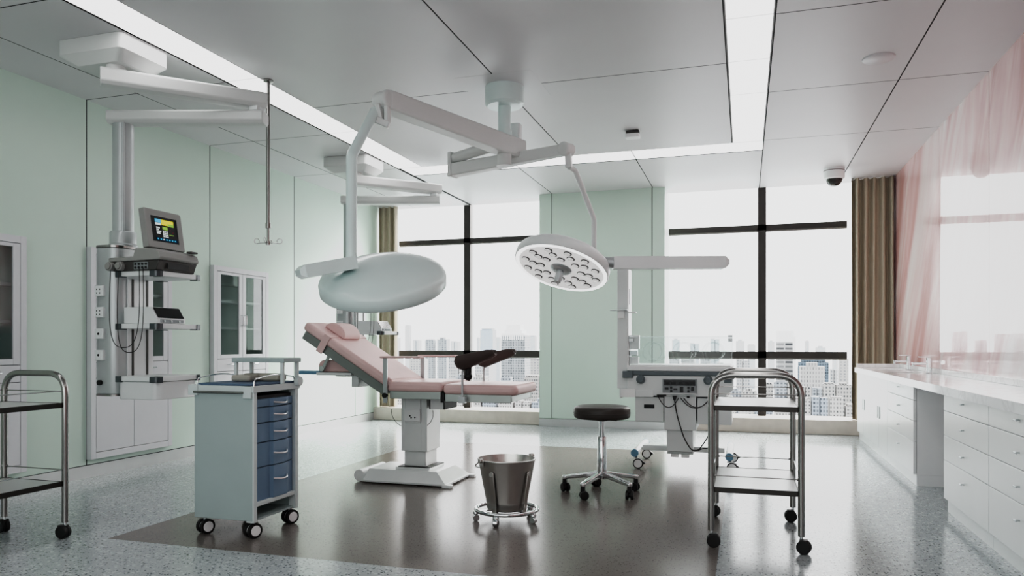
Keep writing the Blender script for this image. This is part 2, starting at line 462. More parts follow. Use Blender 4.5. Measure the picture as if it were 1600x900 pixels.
def wall_left_panels():
    b = MB()
    b.box(XL-0.46, XL-0.40, YF, YB+0.3, 0, H+0.2, 0); b.box(XL-0.46, XL, YB+0.2, YB+0.3, 0, H+0.3, 0); b.box(XL-0.46, XL-0.04, YF, YB+0.3, H, H+0.04, 1)
    seams = [YF, -1.04, 0.34, 1.72, 3.10, 4.48, 5.86, 7.235, 8.61, YB+0.25]
    for y0, y1 in zip(seams, seams[1:]):
        a, c = y0+G, y1-G
        if abs(y0-3.10) < .01 or abs(y0-4.48) < .01 or abs(y0-5.86) < .01:
            c0, c1 = y0+0.0, y0+0.845                       # opening for a built-in cabinet
            b.box(XL-0.05, XL, a, c, 0.1, 0.15, 0); b.box(XL-0.05, XL, a, c, 1.77, H, 0)
            b.box(XL-0.05, XL, c1-0.02, c, 0.15, 1.77, 0); b.box(XL-0.05, XL, a, c0+0.02, 0.15, 1.77, 0)
        else:
            b.box(XL-0.05, XL, a, c, 0.1, H, 0)
        if y1 < YB: b.box(XL-0.05, XL-0.001, y1-G, y1+G, 0.1, H, 1)
    return b
struct('wall_left', wall_left_panels(), [M['green'], M['gap']], smooth=False)
b = MB(); b.box(XL-0.05, XL+0.004, YF, YB, 0, 0.094, 0); b.box(XL-0.05, XL, YF, YB, 0.094, 0.1, 1)
struct('baseboard_left', b, [M['steelbase'], M['gap']], smooth=False)

# back wall: the green pier between the two windows
b = MB()
for x0, x1 in ((-2.46, -2.30), (-2.30, -1.062), (-1.062, -0.912)):
    b.box(x0+(G if x0 > -2.46 else 0), x1-(G if x1 < -0.92 else 0), 9.02, 9.06, 0.1, H, 0)
b.box(-2.452, -0.92, 9.04, 9.62, 0, H+0.3, 0)
b.box(-2.31, -2.29, 9.022, 9.045, 0.1, H, 1); b.box(-1.07, -1.05, 9.022, 9.045, 0.1, H, 1)
struct('wall_back', b, [M['green'], M['gap']], smooth=False)
b = MB(); b.box(-2.464, -0.908, 9.014, 9.3, 0, 0.094)
struct('baseboard_back', b, M['steelbase'])

# right wall: glossy pink panels
b = MB()
seams = [YF, -1.04, 0.34, 1.72, 3.10, 4.48, 5.86, 7.23, 8.61, YB+0.25]
for y0, y1 in zip(seams, seams[1:]):
    b.box(XR, XR+0.03, y0+0.0035, y1-0.0035, 0, H, 0)
b.box(XR+0.004, XR+0.12, YF, YB+0.3, 0, H+0.2, 1)
struct('wall_right', b, [M['pink'], M['gapgrey']], smooth=False)
# wall behind the camera
b = MB(); b.box(XL-0.4, XR+0.1, YF-0.1, YF, 0, H+0.2)
struct('wall_front', b, M['plaster'], smooth=False)

# windows
def window(name, x0, x1, mull, mside, fx0, fx1, ztr):
    root = bpy.data.objects.new(name, None); C.objects.link(root); root.location = (x0, 9.46, 0); root['kind'] = 'structure'
    b = MB()
    b.box(mull[0], mull[1], 9.43, 9.50, 0.1, H+0.28, 0)
    b.box(mull[0]+0.006, mull[1]-0.006, 9.50, 9.58, 0.1, H+0.28, 1)
    for z0, z1 in ((ztr[0], ztr[1]), (0.858, 0.935)):
        b.box(fx0, fx1, 9.43, 9.495, z0, z1, 0)
        b.box(fx0, fx1, 9.45, 9.47, z0-0.018, z0, 1)
    obj('window_frame', b, [M['frame'], M['framelight']], root, smooth=False)
    g = MB()
    g.box(x0+0.01, mull[0], 9.468, 9.472, 0.12, H+0.25); g.box(mull[1], x1-0.01, 9.468, 9.472, 0.12, H+0.25)
    obj('window_pane', g, M['glass'], root, smooth=False)
window('window_1', XL, -2.46, (-3.632, -3.542), 0, -4.60, -2.462, (2.395, 2.455))
window('window_2', -0.912, XR, (0.148, 0.243), 0, -0.91, 1.135, (2.393, 2.458))
b = MB(); b.box(XL, -2.458, 9.10, 9.60, 0, 0.165); struct('trim_1', b, M['sill'], bevel=0.006)
b = MB(); b.box(-0.914, XR, 9.10, 9.60, 0, 0.165); struct('trim_2', b, M['sill'], bevel=0.006)
# slim white reveal where the left window meets the wall
b = MB(); b.box(XL, XL+0.035, 9.43, 9.5, 0.165, H+0.2); b.box(XL-0.05, XL+0.0, 9.4, 9.62, 0.1, H+0.3); struct('trim_3', b, M['white'], smooth=False)
b = MB(); b.box(1.50, XR+0.1, 9.30, 9.425, 0.165, H+0.1); struct('leak_trim', b, M['frame'], smooth=False)  # dark block added behind the right curtain to stop a light leak

# curtains
def curtain(label, x0, x1, y, z0, z1, pleats, amp, seed, loose=0):
    rnd = random.Random(seed); n = pleats*12; top = []; bot = []
    xs = []
    ph = [rnd.uniform(-0.5, 0.5) for _ in range(pleats+2)]
    for i in range(n+1):
        t = i/n; p = t*pleats
        k = int(p); a = ph[k]*(1-(p-k))+ph[k+1]*(p-k)
        w = math.sin(2*PI*p + a); w = math.copysign(abs(w)**0.5, w)
        xt = x0+(x1-x0)*t
        am = amp*(0.75+0.25*math.sin(5.1*t+seed))
        top.append((xt, y+am*w)); bot.append((xt+0.012*math.sin(7*t+seed), y+am*1.15*math.sin(2*PI*p+a+0.25)))
    b = MB(); rows = 8; v = []
    for side in (0, 1):
        for j in range(rows+1):
            s = j/rows; z = z1+(z0-z1)*s
            for (a, c) in zip(top, bot):
                v.append((a[0]*(1-s)+c[0]*s, (a[1]*(1-s)+c[1]*s)+side*0.004, z))
    f = []; w = n+1
    for side in (0, 1):
        o = side*w*(rows+1)
        for j in range(rows):
            for i in range(n):
                f.append((o+j*w+i, o+j*w+i+1, o+(j+1)*w+i+1, o+(j+1)*w+i))
    b.add(v, f)
    o = obj('curtain', b, M['curtain'], angle=80)
    tag(o, label, 'curtain'); return o
curtain('beige floor-length curtain gathered in the left corner beside the left window', -4.80, -4.53, 9.24, 0.168, H-0.002, 3, 0.05, 3)
curtain('beige pleated curtain at the right edge of the right window above the white counter', 1.15, 1.585, 9.22, 0.168, H-0.002, 5, 0.065, 8)

# ------------------------------------------------------------------ ceiling lights and fittings
def strip(label, x0, x1, y0, y1, cuts, along):
    t = thing('ceiling_light_strip', label, 'ceiling light', ((x0+x1)/2, (y0+y1)/2, H))
    d = MB(); j = MB()
    e = [(y0 if along == 'y' else x0)] + cuts + [(y1 if along == 'y' else x1)]
    for a, c in zip(e, e[1:]):
        if along == 'y': d.box(x0+0.012, x1-0.012, a+0.007, c-0.007, H+0.003, H+0.005)
        else: d.box(a+0.007, c-0.007, y0+0.012, y1-0.012, H+0.003, H+0.005)
    obj('diffuser', d, M['led'], t, smooth=False)
    j.box(x0+0.002, x1-0.002, y0+0.002, y1-0.002, H+0.0055, H+0.04); obj('housing', j, M['ledgap'], t, smooth=False)
strip('long ceiling light strip on the left, running from over the left trolley to the far strip', SL[0], SL[1], YF+0.05, 7.25, [-1.0, 0.34, 1.72, 3.11, 4.48, 5.86], 'y')
strip('long ceiling light strip on the right, between the lamp canopy and the round ceiling disc', SR[0], SR[1], YF+0.05, 7.25, [-1.0, 0.34, 1.72, 3.11, 4.48, 5.17, 5.86], 'y')
strip('crosswise ceiling light strip near the windows joining the two long strips', SL[0], SR[1], 7.252, 7.60, [-2.295, -1.055], 'x')

b = MB(); b.rbox(-1.0, -0.885, 6.53, 6.62, H-0.03, H+0.0, 0.018, 1); b.rbox(-1.005, -0.88, 6.525, 6.625, H-0.062, H-0.028, 0.02, 0)
tag(obj('smoke_detector', b, [M['white'], M['monitorlow']], bevel=0.004), 'small white square detector with dark neck on the ceiling beside the right light strip', 'smoke detector')
b = MB(); b.lathe([(0, -0.016), (0.086, -0.016), (0.098, -0.008), (0.1, 0.0), (0, 0.0)], (0.835, 5.37, H))
tag(obj('ceiling_disc', b, M['ceil']), 'flat round white disc on the ceiling right of the right light strip', 'ceiling speaker')
t = thing('dome_camera', 'white dome security camera with smoked dome on the ceiling by the right curtain', 'camera', (0.91, 8.64, H))
b = MB(); b.lathe([(0, 0), (0.104, 0), (0.106, -0.02), (0.104, -0.10), (0.09, -0.112), (0, -0.112)], (0.91, 8.64, H)); b.lathe([(0.1065, -0.018), (0.1075, -0.022), (0.1065, -0.026)], (0.91, 8.64, H), mi=1)
obj('camera_housing', b, [M['white'], M['gapgrey']], t)
b = MB(); b.lathe([(0.085*math.cos(a), -0.105-0.085*math.sin(a)) for a in [PI/2*i/8 for i in range(8)]]+[(0, -0.19)], (0.91, 8.64, H))
obj('smoked_dome', b, M['camdome'], t)

t = thing('drip_stand_rail', 'thin grey drip pole hanging from the ceiling, with small wire hooks at its end', 'drip pole', (-3.227, 4.526, H))
X, Y = -3.227, 4.526
b = MB(); b.cyl((X, Y, H), (X, Y, 1.86), 0.0135, n=14); b.lathe([(0, 0), (0.035, 0), (0.035, -0.012), (0.014, -0.02)], (X, Y, H)); obj('pole', b, M['steel'], t)
b = MB(); b.cyl((X, Y, 1.885), (X, Y, 1.848), 0.019, n=14); obj('sleeve', b, M['steel'], t)
b = MB(); b.cyl((X, Y, 1.86), (X, Y, 1.74), 0.009, n=12); b.cyl((X, Y, 1.757), (X, Y, 1.73), 0.017, n=12); obj('inner_rod', b, M['steel'], t)
for k in range(4):
    a = math.radians(20+90*k); dx, dy = math.cos(a), math.sin(a)
    pts = [(X, Y, 1.745), (X+dx*0.065, Y+dy*0.065, 1.742)]
    for i in range(10):
        q = -PI/2-0.3+i*0.6
        pts.append((X+dx*(0.08+0.018*math.cos(q)), Y+dy*(0.08+0.018*math.cos(q)), 1.757+0.018*math.sin(q)))
    b = MB(); b.tube(pts, 0.0026, 6); obj('hook', b, M['steel'], t)

# ------------------------------------------------------------------ built-in wall cabinets
def cabinet(y0, label):
    w = 0.845; X0 = -4.775; y1 = y0+w
    t = thing('wall_cabinet', label, 'cabinet', (X0, y0+w/2, 0.14), 'built-in cabinets of the left wall')
    zb, zt = 0.14, 1.773; XI = XL-0.20
    b = MB()
    F = XL+0.001
    # surround, flush with the doors
    b.box(F-0.05, X0, y0, y0+0.045, zb, zt); b.box(F-0.05, X0, y1-0.045, y1, zb, zt)
    b.box(F-0.05, X0, y0+0.045, y1-0.045, zt-0.05, zt); b.box(F-0.05, X0, y0+0.045, y1-0.045, zb, zb+0.05)
    obj('cabinet_surround', b, M['cab'], t, bevel=0.002)
    b = MB()
    b.box(XI, XI+0.012, y0+0.02, y1-0.02, zb+0.02, zt-0.02); b.box(XI, F, y0+0.021, y0+0.036, zb+0.02, zt-0.02); b.box(XI, F, y1-0.036, y1-0.021, zb+0.02, zt-0.02)
    b.box(XI, F, y0+0.03, y1-0.03, zt-0.035, zt-0.02); b.box(XI, F, y0+0.03, y1-0.03, zb+0.02, zb+0.035); b.box(XI, F, y0+0.03, y1-0.03, 0.86, 0.88)
    obj('carcass', b, M['cabin'], t, smooth=False)
    for z in (1.17, 1.43):
        b = MB(); b.box(XI+0.013, F-0.01, y0+0.037, y1-0.037, z, z+0.022)
        obj('shelf', b, M['cab'], t)
    ym = (y0+y1)/2
    for k, (a, c) in enumerate(((y0+0.048, ym-0.002), (ym+0.002, y1-0.048))):
        za, zc = 0.885, zt-0.053; fr = 0.052
        d = MB()
        d.box(X0-0.02, X0-0.001, a, a+fr, za, zc); d.box(X0-0.02, X0-0.001, c-fr, c, za, zc)
        d.box(X0-0.02, X0-0.001, a+fr, c-fr, zc-fr*0.5, zc); d.box(X0-0.02, X0-0.001, a+fr, c-fr, za, za+0.04)
        dr = obj('glass_door', d, M['cab'], t, bevel=0.0025); dr['label'] = 'upper door framing a dark glass pane'
        g = MB(); g.box(X0-0.013, X0-0.009, a+fr-0.004, c-fr+0.004, za+0.036, zc-fr*0.5+0.004)
        obj('pane', g, M['cabglass'], dr, smooth=False)
        hy = c-0.022 if k == 0 else a+0.022
        hb = MB(); hb.tube(fillet([(X0-0.002, hy, 1.21), (X0+0.028, hy, 1.21), (X0+0.028, hy, 1.31), (X0-0.002, hy, 1.31)], 0.014), 0.005, 8)
        obj('handle', hb, M['chrome'], dr)
        d = MB(); d.box(X0-0.02, X0-0.001, a, c, 0.765, 0.881)
        dw = obj('drawer', d, M['cab'], t, bevel=0.0025)
        hb = MB(); hb.tube(fillet([(X0-0.002, (a+c)/2-0.04, 0.83), (X0+0.024, (a+c)/2-0.04, 0.83), (X0+0.024, (a+c)/2+0.04, 0.83), (X0-0.002, (a+c)/2+0.04, 0.83)], 0.012), 0.004, 8)
        obj('handle', hb, M['chrome'], dw)
        d = MB(); d.box(X0-0.02, X0-0.001, a, c, zb+0.053, 0.761)
        obj('lower_door', d, M['cab'], t, bevel=0.0025)
    b = MB(); b.box(X0-0.026, X0-0.021, y0+0.045, y1-0.045, zb+0.05, 0.884)
    obj('back_joint', b, M['cabline'], t, smooth=False)
    return t
cabinet(3.10, 'white built-in wall cabinet with glass upper doors behind the left steel trolley')
cabinet(4.48, 'white built-in wall cabinet behind the near ceiling pendant, its lower doors in view')
cabinet(5.86, 'white built-in wall cabinet with two glass doors behind the blue-drawer cart')

# ------------------------------------------------------------------ ceiling supply pendants
def pendant(label):
    t = thing('supply_pendant', label, 'medical pendant', (-4.005, 4.015, 0.70), 'ceiling supply pendants along the left wall')
    P = (-3.72, 3.67); E = (-3.14, 4.285); A = (-4.005, 4.015)
    b = MB()
    b.rbox(-4.05, -3.56, 3.55, 3.94, H-0.095, H+0.0, 0.03)
    poly = rrect(-4.05, -3.56, 3.55, 3.94, 0.03); n = len(poly)
    lo = rrect(-3.97, -3.62, 3.60, 3.89, 0.04)
    vs = [(x, y, H-0.095) for x, y in poly]+[(x, y, H-0.155) for x, y in lo]
    b.add(vs, [(i, (i+1)%n, n+(i+1)%n, n+i) for i in range(n)]+[tuple(range(n, 2*n))])
    b.cyl((P[0], P[1], H-0.14), (P[0], P[1], H-0.185), 0.055)
    obj('ceiling_mount', b, M['armwhite'], t, bevel=0.004)
    def arm(p, q, z0, z1, w, name):
        p = Vector((p[0], p[1], 0)); q = Vector((q[0], q[1], 0)); d = (q-p).normalized(); s = Vector((-d.y, d.x, 0))
        m = MB()
        # chamfered box section, square outer ends
        a = p-d*(0.085 if p.x > -3.6 or p.x < -3.9 or q.x > -3.3 else 0.06); c = q+d*0.085; h = z1-z0
        if name == 'lower_arm': a = p-d*0.055
        else: c = q+d*0.055
        sec = [(-w/2, z0+0.022), (-w/2+0.022, z0), (w/2-0.022, z0), (w/2, z0+0.022), (w/2, z1-0.012), (w/2-0.012, z1), (-w/2+0.012, z1), (-w/2, z1-0.012)]
        v = [tuple(a+s*x)[:2]+(z,) for x, z in sec]+[tuple(c+s*x)[:2]+(z,) for x, z in sec]
        m.add(v, [tuple(range(7, -1, -1)), tuple(range(8, 16))]+[(i, (i+1)%8, 8+(i+1)%8, 8+i) for i in range(8)])
        return obj(name, m, M['armwhite'], t, bevel=0.006)
    ua = arm(P, E, 2.615, 2.718, 0.135, 'upper_arm')
    ar = arm(E, A, 2.505, 2.592, 0.135, 'lower_arm')
    b = MB(); b.cyl((E[0], E[1], 2.59), (E[0], E[1], 2.618), 0.05); b.box(E[0]-0.02, E[0]+0.04, E[1]-0.06, E[1]-0.03, 2.59, 2.617); obj('elbow_pin', b, M['plastic'], t)
    b = MB(); b.cyl((A[0], A[1], 1.74), (A[0], A[1], 2.506), 0.066, n=32)
    b.cyl((A[0]+0.05, A[1]-0.05, 1.74), (A[0]+0.05, A[1]-0.05, 2.506), 0.012, n=8)
    obj('column', b, M['alu'], t)
    b = MB(); b.lathe([(0, 1.675), (0.092, 1.675), (0.092, 1.69), (0.083, 1.70), (0.083, 1.775), (0.078, 1.782), (0, 1.782)], (A[0], A[1], 0)); obj('collar', b, M['alu'], t)
    b = MB(); b.rbox(-4.105, -3.905, 3.855, 4.175, 0.70, 1.66, 0.07, n=8)
    hd = obj('service_head', b, M['alu'], t, bevel=0.003)
    b = MB(); b.rbox(-4.109, -3.901, 3.851, 4.179, 1.661, 1.676, 0.072, n=8); obj('trim_ring', b, M['steel'], hd)
    b = MB(); b.rbox(-4.109, -3.901, 3.851, 4.179, 0.686, 0.699, 0.072, n=8); obj('trim_ring', b, M['steel'], hd)
    for k, z in enumerate((1.375, 1.235, 1.095, 0.955)):
        b = MB(); b.box(-4.062, -3.992, 3.838, 3.86, z-0.034, z+0.034, 0)
        b.box(-4.055, -4.005, 3.836, 3.84, z-0.026, z+0.026, 0)
        if k < 2:
            for dx in (-0.014, 0.012):
                for dz in (-0.014, 0.010): b.box(-4.03+dx-0.003, -4.03+dx+0.003, 3.834, 3.84, z+dz-0.005, z+dz+0.005, 1)
        else: b.cyl((-4.03, 3.833, z), (-4.03, 3.84, z), 0.008, n=10, mi=1)
        obj('outlet', b, [M['plastic'], M['rubber']], hd, bevel=0.002)
    b = MB(); b.cyl((-4.03, 3.838, 0.775), (-4.03, 3.86, 0.775), 0.017, n=14); obj('gas_socket', b, M['rubber'], hd)
    b = MB(); b.box(-3.906, -3.896, 3.945, 4.165, 0.79, 1.56, 0)
    for y in (3.985, 4.11): b.box(-3.897, -3.892, y-0.008, y+0.008, 0.80, 1.55, 1)
    obj('rail_panel', b, [M['whitegloss'], M['monitorlow']], t)  # window light on this side is put into the panel's white
    for z in (1.49, 1.157, 0.822):
        x0, x1, y0, y1 = -3.84, -3.505, 3.78, 4.175
        b = MB(); b.rbox(x0, x1, y0, y1, z-0.032, z, 0.025); b.box(-3.90, x0+0.02, 3.93, 4.14, z-0.03, z-0.004)
        sh = obj('shelf', b, M['plastic'], t, bevel=0.003)
        for (cx, cy, c) in ((x0, y0, 0), (x1, y0, 1), (x1, y1, 2), (x0, y1, 3)):
            m = MB(); cs = [0, 0, 0, 0]; cs[c] = 1
            dx = 0.055 if c in (0, 3) else -0.055; dy = 0.045 if c in (0, 1) else -0.045
            ex = -0.006 if c in (0, 3) else 0.006; ey = -0.006 if c in (0, 1) else 0.006
            xa, xb = sorted((cx+ex, cx+dx)); ya, yb = sorted((cy+ey, cy+dy))
            m.rbox(xa, xb, ya, yb, z-0.038, z+0.0005, 0.03, corners=cs)
            obj('corner_clamp', m, M['clamp'], sh, bevel=0.002)
    b = MB(); b.rbox(-3.835, -3.515, 3.79, 4.165, 0.675, 0.788, 0.05, n=8); obj('drawer_box', b, M['whitegloss'], t, bevel=0.004)
    return t
PD = Vector((0, 3.02, 0))
p1 = pendant('near ceiling pendant on the left with a dark patient monitor on its top shelf')
dup(p1, PD, 'far ceiling pendant in the left corner by the left curtain, partly hidden behind the lamp')

def monitor(label):
    z0 = 1.4915
    t = thing('patient_monitor', label, 'monitor', (-3.66, 3.95, z0), 'patient monitors on the pendant top shelves')
    b = MB()
    b.prism([(-3.86, z0), (-3.50, z0), (-3.475, z0+0.062), (-3.86, z0+0.055)], 'xz', 3.765, 4.10)
    lo = obj('lower_casing', b, M['monitorlow'], t, bevel=0.004)
    b = MB()
    b.prism([(-3.87, z0+0.056), (-3.472, z0+0.063), (-3.462, z0+0.078), (-3.475, z0+0.115), (-3.52, z0+0.135), (-3.66, z0+0.142), (-3.675, z0+0.088), (-3.87, z0+0.085)], 'xz', 3.76, 4.105)
    obj('upper_casing', b, M['monitor'], t, bevel=0.006)
    # tilted display
    h = 0.255; a = math.radians(9); n = Vector((math.cos(a), 0, math.sin(a))); u = Vector((-math.sin(a), 0, math.cos(a)))
    o = Vector((-3.60, 0, z0+0.145))
    def pt(y, s, d): return o + u*s + n*d + Vector((0, y, 0))
    prof = rrect(3.785, 4.105, 0, h, 0.02, 5, (0, 0, 1, 0)); k = len(prof)
    b = MB()
    v = [pt(y, s, -0.02) for y, s in prof]+[pt(y, s, 0.028) for y, s in prof]
    b.add(v, [tuple(range(k-1, -1, -1)), tuple(range(k, 2*k))]+[(i, (i+1)%k, k+(i+1)%k, k+i) for i in range(k)])
    d = obj('display_housing', b, M['monitor'], t, bevel=0.006)
    b = MB()
    def blk(y0, y1, s0, s1, e, mi): b.add([pt(y0, s0, e), pt(y1, s0, e), pt(y1, s1, e), pt(y0, s1, e)], [(0, 1, 2, 3)], mi)
    Y0, Y1, S0, S1 = 3.83, 4.055, 0.045, 0.21; W = Y1-Y0; Hh = S1-S0
    blk(Y0, Y1, S0, S1, 0.0288, 0)
    def q(a0, a1, b0, b1, mi, e=0.0294): blk(Y0+W*a0, Y0+W*a1, S0+Hh*b0, S0+Hh*b1, e, mi)
    q(.14, .38, .76, .90, 1); q(.38, .86, .76, .90, 2); q(.62, .86, .66, .76, 3); q(.38, .62, .68, .76, 2)
    q(.14, .36, .66, .75, 4)
    for i, w_ in enumerate((.30, .26, .34, .30)): q(.16, w_, .53-.075*i, .585-.075*i, 4)
    q(.40, .60, .50, .62, 3)
    for i in range(4):
        for j in range(3): q(.40+.072*j, .455+.072*j, .41-.07*i, .46-.07*i, 4)
    q(.68, .72, .50, .53, 5); q(.78, .82, .42, .45, 5); q(.64, .82, .31, .335, 3)
    q(.12, .94, .05, .16, 6)
    for i in range(7): q(.16+.11*i, .22+.11*i, .08, .13, 4 if i == 2 else 1, 0.0297)
    obj('screen', b, [M['screen'], M['cyan'], M['yellow'], M['lime'], M['scrwhite'], M['scrred'], M['navy']], d, smooth=False)
    b = MB(); b.box(-3.50, -3.46, 4.03, 4.09, z0+0.13, z0+0.142); obj('power_key', b, M['monitorlow'], t, bevel=0.002)
    for x in (-3.845, -3.765):
        b = MB(); b.cyl((x, 3.765, z0+0.028), (x, 3.735, z0+0.028), 0.029, n=24); b.cyl((x, 3.735, z0+0.028), (x, 3.725, z0+0.028), 0.020, n=24)
        obj('dial', b, M['monitor'], t, bevel=0.003)
    b = MB(); b.box(-3.665, -3.555, 3.757, 3.766, z0+0.005, z0+0.05, 0)
    for i in range(4):
        for j in range(2): b.cyl((-3.65+i*0.027, 3.752, z0+0.016+j*0.022), (-3.65+i*0.027, 3.759, z0+0.016+j*0.022), 0.0075, n=10, mi=1)
    obj('socket_panel', b, [M['panel'], M['rubber']], lo)
    b = MB(); b.box(-3.485, -3.478, 3.84, 4.03, z0+0.012, z0+0.05); obj('printer_slot', b, M['rubber'], lo)
    # two hanging loops of thin cable
    for (xa, xb, zl, yy) in ((-3.845, -3.62, 0.985, 3.755), (-3.775, -3.585, 0.955, 3.75)):
        pts = []
        for i in range(25):
            s = i/24; x = xa+(xb-xa)*(0.5-0.5*math.cos(PI*s)); z = zl+(1.49-zl)*abs(2*s-1)**2.6*(1 if s < .5 else 1.0)
            bulge = 0.035*math.sin(PI*s)*0; x += (-0.02 if s < .5 else 0.02)*math.sin(PI*min(1, abs(2*s-1)*1.0))
            pts.append((x, yy-0.012*math.sin(PI*s), z+0.02))
        m = MB(); m.tube(pts, 0.0024, 6); obj('cable', m, M['rubber'], t)
    return t
m1 = monitor('dark grey patient monitor with a lit tilted screen on the near pendant')
dup(m1, PD, 'dark patient monitor with hanging cables on the far pendant, behind the large lamp')

def pump(label):
    z0 = 1.1585
    t = thing('infusion_device', label, 'medical device', (-3.66, 3.93, z0), 'grey devices on the pendant middle shelves')
    b = MB(); b.prism([(-3.80, z0), (-3.535, z0), (-3.535, z0+0.03), (-3.585, z0+0.105), (-3.80, z0+0.105)], 'xz', 3.815, 4.06)
    obj('casing', b, M['plastic'], t, bevel=0.003)
    b = MB(); b.add([(-3.5375, 3.825, z0+0.036), (-3.5375, 4.05, z0+0.036), (-3.5795, 4.05, z0+0.100), (-3.5795, 3.825, z0+0.100), (-3.5345, 3.825, z0+0.036), (-3.5345, 4.05, z0+0.036), (-3.577, 4.05, z0+0.102), (-3.577, 3.825, z0+0.102)], [(4,5,6,7), (0,1,5,4), (2,3,7,6), (1,2,6,5), (3,0,4,7)])
    obj('display', b, M['screen'], t, smooth=False)
    b = MB(); b.box(-3.536, -3.531, 3.84, 4.04, z0+0.006, z0+0.026, 0)
    for y in (3.87, 3.93, 4.0): b.cyl((-3.532, y, z0+0.016), (-3.526, y, z0+0.016), 0.007, n=10, mi=1)
    obj('key_strip', b, [M['panel'], M['pole']], t)
    return t
d1 = pump('grey box with slanted black display on the near pendant middle shelf')
dup(d1, PD, 'grey box with slanted display on the far pendant, in front of the left curtain')

